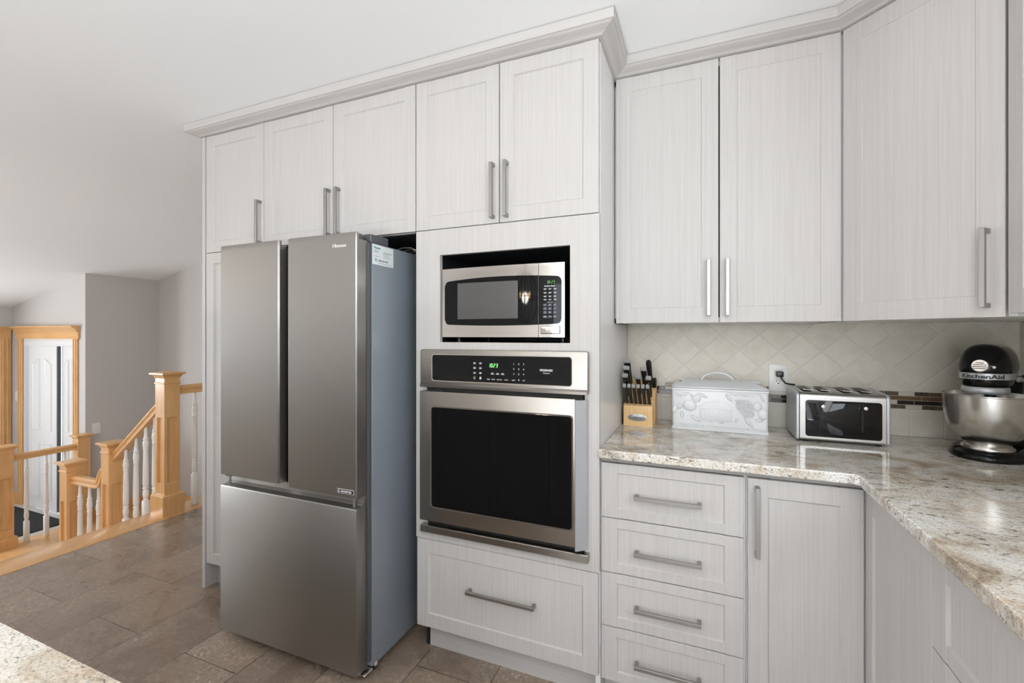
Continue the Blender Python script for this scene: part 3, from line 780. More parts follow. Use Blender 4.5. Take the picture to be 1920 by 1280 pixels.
# ------------------------------------------------------------------ refrigerator
t = thing('refrigerator', 'brushed steel three-door refrigerator with blue-grey sides', 'refrigerator', (-1.535, 1.7, 0))
FX0, FX1, FY = -1.905, -1.167, 1.317
BX0, BX1, BY0, BY1 = -1.915, -1.1555, 1.392, 2.03
mb = MB(); mb.box(BX0, BX1, BY0, BY1, 0.035, 1.653, 0.004, seg=2); obj('body', mb, 'fridge_side', t, label='blue-grey painted side and case')
mb = MB(); mb.box(BX0 + .006, BX1 - .004, 1.376, BY0 + 0.002, 0.06, 1.65); obj('door_gasket', mb, 'dark_grey', t)
def fridge_door(name, x0, x1, z0, z1, pocket, parent):
    # plan outline; the side towards the middle is cut back into a finger pocket
    b = 0.004
    if pocket > 0: pts = [(x0 + b, FY), (x1 - 0.001, FY), (x1 + 0.006, FY + 0.004), (x1 + 0.010, FY + 0.03), (x1 + 0.008, 1.376), (x0, 1.376), (x0, FY + b)]
    else: pts = [(x0 - 0.006, FY + 0.004), (x0 + 0.001, FY), (x1 - b, FY), (x1, FY + b), (x1, 1.376), (x0 - 0.008, 1.376), (x0 - 0.010, FY + 0.03)]
    mb = MB(); mb.prism(pts, z0, z1 - 0.0245, 'xyz', bev=0.0025, seg=2, capbev=True, which='start')
    lip = [p for p in pts if p[1] < FY + 0.02]
    i0 = [k for k in range(len(pts)) if pts[k][1] < FY + 0.02]
    ring_ = [pts[k] for k in i0] if pocket <= 0 else [pts[-1]] + [pts[k] for k in i0 if k != len(pts) - 1]
    mb.prism(ring_ + [(ring_[-1][0], FY + 0.014), (ring_[0][0], FY + 0.014)], z1 - 0.0245, z1, 'xyz', bev=0.0022, seg=2, capbev=True, which='end')
    return obj(name, mb, 'steel_fridge', parent, smooth=25)
PX0, PX1 = -1.5643, -1.5056
dl = fridge_door('door', FX0, PX0, 0.7045, 1.681, 1, t)
dr = fridge_door('door', PX1, FX1, 0.6985, 1.681, -1, t)
mb = MB(); mb.box(PX0 + 0.012, PX1 - 0.012, 1.350, 1.377, 0.70, 1.665, 0.002); obj('handle_pocket', mb, 'black_gloss', t, label='black recessed grip strip between the doors')
mb = MB(); put_text(mb, 'Hisense', 0.0185, -1.2800, FY - 0.0004, 1.6285, bold=0.0003, extrude=0.0006, sx=1.12); obj('lettering', mb, 'white_print', dr, label='pale Hisense lettering')
mb = MB(); mb.box(-1.2570, -1.1785, FY - 0.0012, FY + 0.001, 0.7112, 0.7276, 0.0003, mi=1); mb.box(-1.2558, -1.1797, FY - 0.0016, FY, 0.7124, 0.7264, mi=0)
put_text(mb, 'INVERTER', 0.0112, -1.2380, FY - 0.0022, 0.7154, mi=1, bold=0.0002, sx=1.02)
put_text(mb, 'G', 0.0145, -1.2535, FY - 0.0022, 0.7142, mi=1, bold=0.0003)
obj('badge', mb, ['black_satin', 'white_print'], dr, label='black badge with white INVERTER lettering')
dz = [(FY + 0.004, 0.040), (FY, 0.044), (FY, 0.652), (FY + 0.003, 0.658), (FY + 0.030, 0.6625), (FY + 0.040, 0.672), (FY + 0.043, 0.700), (1.376, 0.7005), (1.376, 0.040)]
mb = MB(); mb.prism(dz, FX0, FX1, 'yzx', bev=0.0022, seg=2, capbev=True); obj('freezer_drawer', mb, 'steel_fridge', t, smooth=25)
for x in (FX0 + 0.03, FX1 - 0.03):
    mb = MB()
    mb.lathe([(0.0045, 0), (0.0045, 0.05)], (x, 1.34, 0.655), 12)
    mb.box(x - 0.018, x + 0.022, 1.328, 1.39, 0.6952, 0.6982, 0.0008)
    obj('middle_hinge', mb, 'nickel', t)
for s, x in ((1, BX1), (-1, BX0)):
    mb = MB()
    mb.box(*sorted((x - s * 0.004, x - s * 0.105)), 1.388, 1.494, 1.6535, 1.686, 0.003)
    mb.box(*sorted((x - s * 0.016, x - s * 0.055)), 1.334, 1.362, 1.655, 1.6795, 0.004)
    mb.box(*sorted((x - s * 0.03, x - s * 0.055)), 1.35, 1.392, 1.660, 1.674, 0.003)
    obj('hinge_cover', mb, 'dark_grey', t)
for x in (BX0 + 0.04, BX1 - 0.03):
    for y in (1.43, 1.95):
        mb = MB(); mb.lathe([(0.016, 0.0), (0.018, 0.012), (0.010, 0.018), (0.010, 0.036)], (x, y, 0), 16); obj('foot', mb, 'black_satin', t)
mb = MB(); mb.box(BX1 - 0.035, BX1 + 0.003, 1.345, 1.392, 0.028, 0.034, 0.002); mb.lathe([(0, 0), (0.012, 0), (0.012, 0.006), (0.006, 0.012), (0, 0.012)], (BX1 - 0.006, 1.415, 0.036), 14, axis='x'); obj('bottom_hinge', mb, 'chrome', t)
# service sticker on the side
mb = MB()
sx = BX1 + 0.0003
mb.box(sx - 0.0003, sx + 0.0003, 1.3915, 1.5185, 1.572, 1.648, mi=0)
X_ = sx + 0.0005
put_text(mb, 'Hisense', 0.0125, 1.3980, 1.6345, 0, 1) if False else mb._join(text_bm('Hisense', 0.0125, bold=0.0003), 1, plane_mx((X_, 1.3985, 1.6335), (0, 1, 0), (1, 0, 0)))
mb._join(text_bm('1-855-344-7347', 0.0105, bold=0.0001, sx=0.92), 2, plane_mx((X_, 1.4230, 1.5860), (0, 1, 0), (1, 0, 0)))
mb.box(sx, sx + 0.0006, 1.4065, 1.4175, 1.5845, 1.5960, mi=1)
mb.box(sx, sx + 0.0009, 1.4095, 1.4145, 1.5870, 1.5935, mi=0)
for y0, z0, w, n in ((1.399, 1.624, 0.030, 1), (1.399, 1.617, 0.024, 3), (1.399, 1.6035, 0.032, 3), (1.455, 1.6225, 0.052, 1), (1.455, 1.6165, 0.030, 3), (1.455, 1.6105, 0.038, 3), (1.455, 1.6035, 0.042, 3), (1.425, 1.5785, 0.085, 3)):
    yy = y0
    r2 = random.Random(int(y0 * 1e4 + z0 * 1e4))
    while yy < y0 + w:
        g = r2.uniform(0.003, 0.008); mb.box(sx, sx + 0.0005, yy, min(yy + g, y0 + w), z0, z0 + 0.0022, mi=2 if n == 1 else 3); yy += g + 0.0018
obj('sticker', mb, ['paper', 'teal_print', 'dark_print', 'grey_print'], t, label='white service sticker with teal heading')
# wire rack lying on the refrigerator
mb = MB()
for k in range(4):
    y = 1.66 + 0.045 * k
    mb.tube([(-1.50, y, 1.657), (-1.30, y, 1.664), (-1.215, y + 0.004, 1.685), (-1.175, y + 0.012, 1.684), (-1.158, y + 0.02, 1.672), (-1.17, y + 0.03, 1.658)], 0.0026, 8)
mb.tube([(-1.50, 1.65, 1.6565), (-1.50, 1.82, 1.6565)], 0.003, 8); mb.tube([(-1.30, 1.65, 1.661), (-1.30, 1.82, 1.661)], 0.003, 8)
tag(obj('wire_rack', mb, 'nickel'), 'thin silver wire rack lying on top of the refrigerator at back', 'rack')

# ------------------------------------------------------------------ microwave
t = thing('microwave', 'chrome-banded black countertop microwave in the dark niche', 'microwave', (-0.69, 1.75, NZ0))
X0, X1, Z0, Z1 = -0.947, -0.4455, 1.2925, 1.5595
FM = 1.556
def bow(x): return 0.012 * (1 - ((x - (X0 + X1) / 2) / ((X1 - X0) / 2)) ** 2)      # the front bulges gently
mb = MB(); mb.box(X0 + 0.002, X1 - 0.002, FM + 0.035, 1.97, Z0 - 0.004, Z1 + 0.004, 0.008, seg=2)
for x in (X0 + 0.03, X1 - 0.03):
    for y in (1.64, 1.92): mb.lathe([(0.012, NZ0), (0.012, Z0)], (x, y, 0), 12)
obj('case', mb, 'black_satin', t)
def curved_plate(x0, x1, outline_top, outline_bot, y_off, th, n=24):
    mb = MB()
    rows_ = []
    for i in range(n + 1):
        x = x0 + (x1 - x0) * i / n
        zt, zb = outline_top(x), outline_bot(x)
        y = FM - bow(x) + y_off
        rows_.append([(x, y, zb), (x, y - 0.0, zt), (x, FM + 0.036, zt), (x, FM + 0.036, zb)] if th is None else [(x, y + 0.001, zb), (x, y, zb + 0.001), (x, y, zt - 0.001), (x, y + 0.001, zt), (x, y + th, zt), (x, y + th, zb)])
    mb.loft(rows_)
    return mb
DXS = -0.5408
fr = obj('door', curved_plate(X0, DXS - 0.0008, lambda x: Z1, lambda x: Z0, 0.0, None), 'chrome', t, smooth=40, label='chrome-framed microwave door')
cp = obj('control_panel', curved_plate(DXS + 0.0008, X1, lambda x: Z1, lambda x: Z0, 0.0, None, 8), 'chrome', t, smooth=40)
bx0, bx1 = -0.9343, -0.4562
def rnd_end(x, r):
    d = min(x - bx0, bx1 - x)
    return 0 if d >= r else r - math.sqrt(max(0, r * r - (r - d) ** 2))
ctop = lambda x: 1.5195 - 0.010 * ((x + 0.69) / 0.24) ** 2 - rnd_end(x, 0.018)
cbot = lambda x: 1.3355 + 0.006 * ((x + 0.69) / 0.24) ** 2 + rnd_end(x, 0.018)
def spaced(a, b): return a, b
gp = obj('door_glass', curved_plate(bx0, DXS - 0.0012, ctop, cbot, -0.0015, 0.004, 60), 'black_gloss', fr, smooth=40, label='black glass of the door')
mbw = curved_plate(-0.874, -0.6196, lambda x: 1.501, lambda x: 1.361, -0.0022, 0.002, 20)
for k in range(46):
    x = -0.872 + 0.0055 * k
    y = FM - bow(x) - 0.0024
    mbw.box(x, x + 0.0016, y, y + 0.001, 1.362, 1.500, mi=1)
obj('window', mbw, ['mw_window', 'dark_grey'], fr, smooth=40, label='grey see-through window')
obj('keypad', curved_plate(DXS + 0.0012, bx1, ctop, cbot, -0.0015, 0.004, 40), 'black_gloss', cp, smooth=40, label='black keypad panel')
mb = MB()
kx = [-0.5160, -0.4981, -0.4794]
ky = lambda x: FM - bow(x) - 0.0019
for r, z in enumerate((1.4082, 1.3948, 1.3815)):
    for c, x in enumerate(kx):
        mb.box(x - 0.0068, x + 0.0068, ky(x) - 0.0006, ky(x) + 0.001, z - 0.0048, z + 0.0048, 0.0004, mi=0)
        put_text(mb, str(r * 3 + c + 1), 0.0062, x, ky(x) - 0.001, z - 0.0022, mi=1, align='CENTER')
for x, s in ((kx[0], 'STOP'), (kx[1], '0'), (kx[2], 'START')):
    mb.box(x - 0.0072, x + 0.0072, ky(x) - 0.0006, ky(x) + 0.001, 1.3615, 1.3705, 0.0004, mi=0)
    put_text(mb, s, 0.0048, x, ky(x) - 0.001, 1.3645, mi=1, align='CENTER', sx=0.9)
for z in (1.4655, 1.4520, 1.4390, 1.4275):
    for x in kx:
        mb.box(x - 0.0055, x + 0.0055, ky(x) - 0.0004, ky(x), z, z + 0.0013, mi=1); mb.box(x - 0.004, x + 0.004, ky(x) - 0.0004, ky(x), z - 0.0022, z - 0.0011, mi=1)
put_text(mb, 'Hamilton Beach', 0.0068, -0.5195, ky(-0.497) - 0.0009, 1.4738, mi=1, bold=0.0001, sx=0.93)
put_text(mb, 'EXPRESS COOK', 0.0034, -0.498, ky(-0.498) - 0.001, 1.4165, mi=1, align='CENTER')
obj('keys', mb, ['key_grey', 'white_print'], cp)
mb = MB(); seven(mb, '10:23', -0.5120, 0, 1.4845, 0.0105, ky(-0.497) - 0.0004); obj('clock_display', mb, 'green_led_dim', cp, label='green clock figures 10:23')
mb = MB(); mb.prism(rrect(-0.5325, -0.4608, 1.3040, 1.3332, 0.004), FM - 0.0095, FM - 0.002, 'xzy', mi=1); mb.prism(rrect(-0.5313, -0.4620, 1.3052, 1.3320, 0.0035), FM - 0.0115, FM - 0.002, 'xzy', bev=0.0008, mi=0, capbev=True)
obj('open_button', mb, ['chrome', 'black_satin'], cp)

# ------------------------------------------------------------------ wall oven
t = thing('wall_oven', 'stainless steel wall oven with black glass door below the microwave', 'oven', (-0.69, 1.7, 0.5))
mb = MB(); mb.box(OX0 + 0.004, OX1 - 0.004, 1.548, 2.10, OZ0 + 0.004, OZ1 - 0.003); obj('case', mb, 'black_matte', t)
PY = 1.524
# control panel: raised surround with an opening, lip below
mb = MB()
prof_o = rrect(-1.0290, -0.3545, 1.0950, 1.2445, 0.010)
mb.prism(prof_o, PY, 1.5495, 'xzy', bev=0.003, seg=3, capbev=True)
mb.prism([(PY + 0.004, 1.0955), (PY - 0.006, 1.0965), (PY - 0.007, 1.1060), (PY - 0.001, 1.1125), (PY + 0.006, 1.1125)], -1.0270, -0.3565, 'yzx', bev=0.001, capbev=True)
pn = obj('control_panel', mb, 'steel_oven', t, smooth=30)
mb = MB(); mb.prism(rrect(-0.9760, -0.4090, 1.1210, 1.2262, 0.012), PY - 0.0012, PY + 0.002, 'xzy'); obj('glass_rim', mb, 'chrome', pn)
mb = MB(); mb.prism(rrect(-0.9723, -0.4115, 1.1236, 1.2235, 0.010), PY - 0.0020, PY + 0.002, 'xzy'); gl = obj('glass', mb, 'black_gloss', pn, label='black glass touch panel')
mb = MB(); GY = PY - 0.0024
for (x, z, s) in [(-0.6264 + 0.0191 * c, 1.1925 - 0.0185 * r, str(r * 3 + c + 1)) for r in range(3) for c in range(3)] + [(-0.6072, 1.1348, '0')]:
    put_text(mb, s, 0.0088, x, GY, z, align='CENTER')
for x, s in ((-0.6280, 'start'), (-0.5882, 'off')): put_text(mb, s, 0.0070, x, GY, 1.1345, align='CENTER', sx=0.92)
obj('number_keys', mb, 'white_print', gl)
mb = MB()
for x, s in ((-0.7277, 'bake'), (-0.7085, 'broil'), (-0.6838, 'convect'), (-0.6560, 'warm')):
    put_text(mb, s, 0.0070, x, GY, 1.1345, align='CENTER', sx=0.92)
for x in (-0.712, -0.691, -0.6705):
    mb.box(x - 0.0045, x + 0.0045, GY - 0.0002, GY + 0.0002, 1.1585, 1.1602); mb.box(x - 0.0065, x + 0.0065, GY - 0.0002, GY + 0.0002, 1.1550, 1.1568)
obj('mode_legends', mb, 'white_print', gl)
mb = MB()
for z in (1.1950, 1.1768, 1.1583):
    for x in (-0.7861, -0.7614):
        mb.box(x - 0.0048, x + 0.0048, GY - 0.0002, GY + 0.0002, z + 0.0005, z + 0.0025); mb.box(x - 0.0050, x + 0.0050, GY - 0.0002, GY + 0.0002, z - 0.0030, z - 0.0012)
mb.tube([(-0.7861 + 0.0035 * math.sin(a), GY, 1.1400 + 0.0045 * math.cos(a)) for a in [R(160 - k * 20) for k in range(17)]], 0.0006, 6)
mb.box(-0.7873, -0.7849, GY - 0.0002, GY + 0.0002, 1.1335, 1.1360)
mb.prism(rrect(-0.7650, -0.7578, 1.1350, 1.1420, 0.0008), GY - 0.0003, GY + 0.0002, 'xzy'); mb.tube([(-0.7614 + 0.0024 * math.cos(a), GY, 1.1420 + 0.003 * math.sin(a)) for a in [R(18 * k) for k in range(11)]], 0.0005, 6)
obj('function_legends', mb, 'white_print', gl)
mb = MB(); put_text(mb, 'FRIGIDAIRE', 0.0108, -0.5265, GY, 1.1722, bold=0.0002, sx=0.86); put_text(mb, 'designer', 0.0066, -0.5150, GY, 1.1640, sx=1.2); obj('lettering', mb, 'white_print', gl, label='white FRIGIDAIRE lettering')
mb = MB(); seven(mb, '1023', -0.7295, 0, 1.1805, 0.0145, GY + 0.0002); obj('clock_display', mb, 'green_led', gl, label='green clock figures 1023')
# black vent gap between panel and door
mb = MB(); mb.box(-1.005, -0.375, 1.535, 1.5495, 1.070, 1.098); obj('vent', mb, 'black_matte', t)
# door
DY = 1.511
DX0, DX1, DZ0, DZ1 = -1.0235, -0.3960, 0.5745, 1.0815
mb = MB()
mb.box(DX0, DX1, DY, 1.5485, DZ0, DZ1, 0.003, seg=2)
dr = obj('door', mb, 'steel_oven', t, smooth=30)
mb = MB(); mb.prism(rrect(-0.9735, -0.4020, 0.6290, 1.0255, 0.014), DY - 0.0012, DY + 0.002, 'xzy'); obj('glass_rim', mb, 'chrome', dr)
mb = MB(); mb.prism(rrect(-0.9680, -0.4075, 0.6345, 1.0205, 0.011), DY - 0.0020, DY + 0.002, 'xzy'); obj('glass', mb, 'black_gloss', dr, label='black glass window')
# full-height hollow grip down the right edge
mb = MB()
outer = [(-0.3955, 1.536), (-0.3955, DY - 0.004), (-0.3935, DY - 0.006), (-0.3620, 1.530), (-0.3590, 1.536), (-0.3590, 1.5485)]
inner = [(-0.3620, 1.5485), (-0.3620, 1.537), (-0.3640, 1.533), (-0.3920, DY - 0.001), (-0.3925, DY + 0.001), (-0.3925, 1.536)]
mb.prism(outer + inner, DZ0 - 0.010, DZ1 - 0.004, 'xyz')
obj('edge_grip', mb, 'silver_plastic', dr, smooth=20, label='hollow silver grip along the door edge')
mb = MB(); mb.box(-0.3925, -0.3620, 1.536, 1.548, DZ0 - 0.008, DZ1 - 0.012); obj('grip_inside', mb, 'black_matte', dr)
mb = MB(); mb.box(-0.93, -0.40, 1.538, 1.5495, 0.556, 0.578); obj('lower_vent', mb, 'black_matte', t)
mb = MB(); mb.prism([(1.5495, 0.5215), (1.525, 0.5215), (1.522, 0.5245), (1.522, 0.5465), (1.525, 0.5495), (1.5495, 0.5495)], -1.0290, -0.3540, 'yzx', bev=0.0015, capbev=True); obj('bottom_trim', mb, 'steel_oven', t)

# ------------------------------------------------------------------ things on the counter
CT_ = 0.9125
# knife block and knives
t = thing('knife_block', 'slanted pale wood knife block at the left end of the counter', 'knife block', (-0.248, 2.07, CT_))
KX0, KX1 = -0.3085, -0.1875
mb = MB()
mb.prism([(1.993, CT_), (1.993, CT_ + 0.086), (2.012, CT_ + 0.094), (2.048, CT_ + 0.094), (2.075, CT_)], KX0, KX1, 'yzx', bev=0.002, capbev=True)
obj('front_block', mb, 'block_wood', t, smooth=20)
mb = MB()
mb.prism([(2.049, CT_), (2.041, CT_ + 0.102), (2.126, CT_ + 0.185), (2.137, CT_ + 0.186), (2.143, CT_ + 0.178), (2.168, CT_ + 0.03), (2.168, CT_)], KX0, KX1 + 0.004, 'yzx', bev=0.002, capbev=True)
obj('back_block', mb, 'block_wood', t, smooth=20)
mb = MB()
mb.prism([(-0.2505 + 0.0405 * math.cos(R(a * 10)), CT_ + 0.0365 + 0.0155 * math.sin(R(a * 10))) for a in range(36)], 1.9905, 1.994, 'xzy', bev=0.0008, capbev=True, mi=0)
put_text(mb, 'Cuisinart', 0.0170, -0.2505, 1.9898, CT_ + 0.0310, mi=1, align='CENTER', bold=0.0003)
for x in (-0.274, -0.250, -0.226): mb.ball((x, 1.9903, CT_ + 0.0455), 0.0013, mi=1, u=8, v=6)
obj('plate', mb, ['nickel', 'dark_print'], t, label='oval silver plate with Cuisinart lettering')
HD = Vector((0, -0.70, 0.714))
def knife(label, x, y, z, L, w, group, steel_top=True, round_=False, th=0.0085):
    # base of the handle at the slot (x, y, z); the handle leans out of the block along HD, the blade goes into it
    o = thing('knife' if not round_ else 'sharpening_steel', label, 'knife' if not round_ else 'sharpening steel', (x, y, z), 0, group)
    e = Vector((1, 0, 0)); nn = HD.cross(e).normalized()
    Mx = Matrix(((e.x, nn.x, HD.x, 0), (e.y, nn.y, HD.y, 0), (e.z, nn.z, HD.z, 0), (0, 0, 0, 1)))
    mb = MB()
    if round_:
        mb.lathe([(0.006, 0.0), (0.009, 0.012), (0.0105, 0.05), (0.0115, 0.10), (0.0115, L - 0.01), (0.008, L - 0.001), (0, L)], seg=18, Mx=Mx)
        obj('handle', mb, 'knife_handle', o, local=True)
    else:
        # handle: deep section curving slightly, thickness across x
        rings = []
        for q, dw, s in ((0, 0.75, 0), (0.06, 0.82, 0), (0.3, 0.92, -0.001), (0.55, 0.88, 0.001), (0.8, 1.0, 0.001), (1.0, 1.12, 0)):
            rings.append([(px * (w * dw if w > 0.008 else th), s + pz * (th if w > 0.008 else w * dw), q * L) for px, pz in ((-1, -0.7), (-0.7, -1), (0.7, -1), (1, -0.7), (1, 0.7), (0.7, 1), (-0.7, 1), (-1, 0.7))])
        mb.loft(rings, Mx=Mx)
        h = obj('handle', mb, 'knife_handle', o, local=True, smooth=50)
        mb = MB(); mb.loft([[(px * (w * 1.12 if w > 0.008 else th) * k1, pz * (th if w > 0.008 else w * 1.12) * k1, L + dz_) for px, pz in ((-1, -0.7), (-0.7, -1), (0.7, -1), (1, -0.7), (1, 0.7), (0.7, 1), (-0.7, 1), (-1, 0.7))] for dz_, k1 in ((-0.004, 1.03), (0.002, 1.03), (0.006, 0.82))], Mx=Mx)
        obj('end_cap', mb, 'cap_steel', h, local=True, smooth=50, label='bright steel end cap')
        if w > 0.008:
            for q in (0.25, 0.55, 0.82):
                mb = MB(); mb.lathe([(0, 0), (0.0024, 0), (0.0024, 2 * th + 0.0016), (0, 2 * th + 0.0016)], (0, -th - 0.0008, q * L), 10, axis='y', Mx=Mx)
                obj('rivet', mb, 'chrome', h, local=True)
    mb = MB(); bw, bt = (w * 0.8, 0.0009) if w > 0.008 else (0.0009, w * 0.6); mb.box(-bw, bw, -bt, bt, -0.045, 0.002, Mx=Mx); obj('blade', mb, 'nickel', o, local=True)
    return o
for k in range(6):
    x = -0.2950 + 0.0186 * k
    knife('black steak knife with steel cap, %s from left in the front row of the block' % ('first', 'second', 'third', 'fourth', 'fifth', 'sixth')[k], x, 2.014, CT_ + 0.0925, 0.118, 0.0068, 'steak knives in the front row', th=0.0066)
def slope_pt(s): return (2.041 + 0.7155 * s, CT_ + 0.102 + 0.6986 * s)
for lab, x, s, L, w, rd in (('largest black knife at the back left of the wood block', -0.2965, 0.100, 0.145, 0.0125, False), ('black knife second from the back left of the wood block', -0.2965, 0.066, 0.138, 0.0115, False),
                            ('black riveted knife in front of the two back-left knives', -0.2990, 0.030, 0.130, 0.0105, False), ('short black knife in the middle of the wood block', -0.2490, 0.042, 0.108, 0.0095, False),
                            ('tall black knife right of the middle of the wood block', -0.2260, 0.068, 0.132, 0.0110, False), ('black riveted knife at the front right of the wood block', -0.2040, 0.030, 0.118, 0.0100, False),
                            ('round black sharpening steel at the back right of the wood block', -0.2060, 0.098, 0.150, 0.010, True)):
    yy, zz = slope_pt(s)
    knife(lab, x, yy, zz, L, w, 'large knives in the block', round_=rd)
o = thing('kitchen_scissors', 'black-handled scissors low at the back right of the wood block', 'scissors', (-0.192, 2.10, CT_ + 0.158))
mb = MB(); cc = Vector((-0.1915, 2.088, CT_ + 0.178))
for dx in (-0.004, 0.006): mb.tube([cc + Vector((dx, 0.015 * math.sin(R(a * 20)) * -0.7, 0.019 * math.cos(R(a * 20)))) for a in range(19)], 0.0042, 8, caps=False)
mb.tube([cc + Vector((0, 0.006, -0.016)), (-0.1935, 2.105, CT_ + 0.150)], 0.006, 10)
obj('handle', mb, 'knife_handle', o)
mb = MB(); mb.box(-0.1945, -0.1925, 2.104, 2.112, CT_ + 0.145, CT_ + 0.165); obj('blade', mb, 'nickel', o)

# bread box
t = thing('bread_box', 'white ceramic bread box with raised fruit relief and arched lid handle', 'bread box', (0.065, 2.085, CT_))
x0, x1, y0, y1 = -0.1120, 0.2430, 1.996, 2.178
mb = MB()
def ring(dx, z): return [(p[0], p[1], z) for p in rrect(x0 - dx, x1 + dx, y0 - dx, y1 + dx, 0.012, 4)]
mb.loft([ring(-0.004, CT_), ring(0.002, CT_ + 0.001), ring(0.002, CT_ + 0.008), ring(-0.002, CT_ + 0.012), ring(-0.001, CT_ + 0.08), ring(0.0, CT_ + 0.160), ring(0.003, CT_ + 0.163), ring(0.003, CT_ + 0.170), ring(-0.004, CT_ + 0.1715)])
bd = obj('box', mb, 'ceramic', t, smooth=40)
mb = MB()
mb.loft([ring(-0.003, CT_ + 0.1718), ring(0.001, CT_ + 0.1728), ring(0.001, CT_ + 0.1762), ring(-0.004, CT_ + 0.179), ring(-0.030, CT_ + 0.191), ring(-0.048, CT_ + 0.198), ring(-0.055, CT_ + 0.199)])
for q in range(26):    # low leaf relief on the lid
    a = random.uniform(0, 1); xx = x0 + 0.03 + a * (x1 - x0 - 0.06)
    if 0.01 < xx < 0.12: continue
    mb.ball((xx, 2.087 + random.uniform(-0.03, 0.03), CT_ + 0.1965), 0.016, u=10, v=6, sc=(1.2, 0.7, 0.28))
ld = obj('lid', mb, 'ceramic', t, smooth=40)
mb = MB()
pts = []
for k in range(21):
    a = R(180 - 9 * k); pts.append((0.063 + 0.060 * math.cos(a), 2.087, CT_ + 0.196 + 0.034 * math.sin(a)))
pts = [(-0.025, 2.087, CT_ + 0.1975), (-0.010, 2.087, CT_ + 0.1985)] + pts + [(0.136, 2.087, CT_ + 0.1985), (0.150, 2.087, CT_ + 0.1975)]
mb.tube(pts, [0.003, 0.005] + [0.0058] * 21 + [0.005, 0.003], 10, flat=(1.25, 0.8)); obj('lid_handle', mb, 'ceramic', ld, smooth=60)
mb = MB(); RY = y0 + 0.0010
def bx2(px, py): return (-0.1132 + (px - 150) / 1462 * 0.355, CT_ + 0.172 - (py - 370 - (px - 150) * 0.028) / 640 * 0.172)
def blob(px, py, rx, rz, h=0.006, rot=0):
    x, z = bx2(px, py)
    Mx = Matrix.Translation((x, RY, z)) @ Matrix.Rotation(R(rot), 4, 'Y')
    mb.ball((0, 0, 0), 1.0, u=14, v=8, sc=(rx, h, rz), Mx=Mx)
def leaf(px, py, L, w, rot, h=0.004):
    x, z = bx2(px, py)
    Mx = Matrix.Translation((x, RY, z)) @ Matrix.Rotation(R(rot), 4, 'Y')
    n = 8
    rings = []
    for k in range(n + 1):
        q = k / n; ww = w * math.sin(math.pi * q) ** 0.8 * (1 - 0.25 * q) + 0.0003
        rings.append([(-L / 2 + L * q, 0.001, -ww), (-L / 2 + L * q, -h, -ww * 0.45), (-L / 2 + L * q, -h * 0.55, 0), (-L / 2 + L * q, -h, ww * 0.45), (-L / 2 + L * q, 0.001, ww)])
    mb.loft(rings, Mx=Mx)
blob(450, 650, 0.025, 0.023, 0.010); blob(400, 640, 0.018, 0.020, 0.009); blob(550, 540, 0.017, 0.016, 0.007)
blob(280, 660, 0.011, 0.012, 0.008); blob(205, 710, 0.010, 0.016, 0.007, 15); blob(1450, 640, 0.017, 0.019, 0.009); blob(1530, 750, 0.018, 0.022, 0.008)
for L_ in ((260, 490, 0.030, 0.007, 30), (370, 470, 0.035, 0.010, -20), (480, 520, 0.030, 0.008, 60), (640, 490, 0.045, 0.009, 25), (540, 840, 0.046, 0.010, 35), (320, 790, 0.030, 0.010, 80), (1040, 520, 0.040, 0.010, 50), (1110, 460, 0.040, 0.008, 15), (1330, 880, 0.048, 0.010, 50), (760, 860, 0.018, 0.006, 90), (920, 880, 0.026, 0.007, 30), (1400, 470, 0.040, 0.009, -10), (1250, 470, 0.036, 0.009, 20), (1520, 520, 0.036, 0.008, 60), (1150, 850, 0.022, 0.007, -50), (1480, 840, 0.03, 0.008, 10)):
    leaf(*L_)
for r in range(9):
    for c in range(9 - abs(r - 3)):
        px = 1150 + c * 34 + max(0, r - 3) * 24 + (r % 2) * 10; py = 560 + r * 29
        if px < 1400: blob(px, py, 0.0046, 0.0046, 0.007)
for px in range(190, 1600, 26):
    for py in (930 + (px - 150) * 0.035, 962 + (px - 150) * 0.035):
        x, z = bx2(px, py); mb.box(x - 0.0022, x + 0.0022, RY - 0.0012, RY + 0.001, z - 0.003, z + 0.003, 0.0005)
obj('fruit_relief', mb, 'ceramic', bd, smooth=60)
mb = MB()
pl = [(-0.004, 0.043), (0.112, 0.043), (0.114, 0.046), (0.114, 0.100)] + [(0.055 + 0.052 * math.cos(R(a)), 0.101 + 0.020 * math.sin(R(a))) for a in range(20, 161, 14)] + [(-0.004, 0.100), (-0.006, 0.097), (-0.006, 0.046)]
mb.prism([(p[0], CT_ + p[1]) for p in pl], RY - 0.0035, RY + 0.002, 'xzy', bev=0.0015, capbev=True)
put_text(mb, 'BREAD', 0.036, 0.0540, RY - 0.0040, CT_ + 0.0580, align='CENTER', extrude=0.0030, bold=0.0004, sx=0.92)
fr_ = [(0.0, 0.051), (0.108, 0.051), (0.108, 0.090), (0.0, 0.090)]
mb.tube([(p[0], RY - 0.0035, CT_ + p[1]) for p in fr_ + fr_[:1]], 0.0012, 8)
obj('plaque', mb, 'ceramic', bd, smooth=30, label='raised plaque reading BREAD')

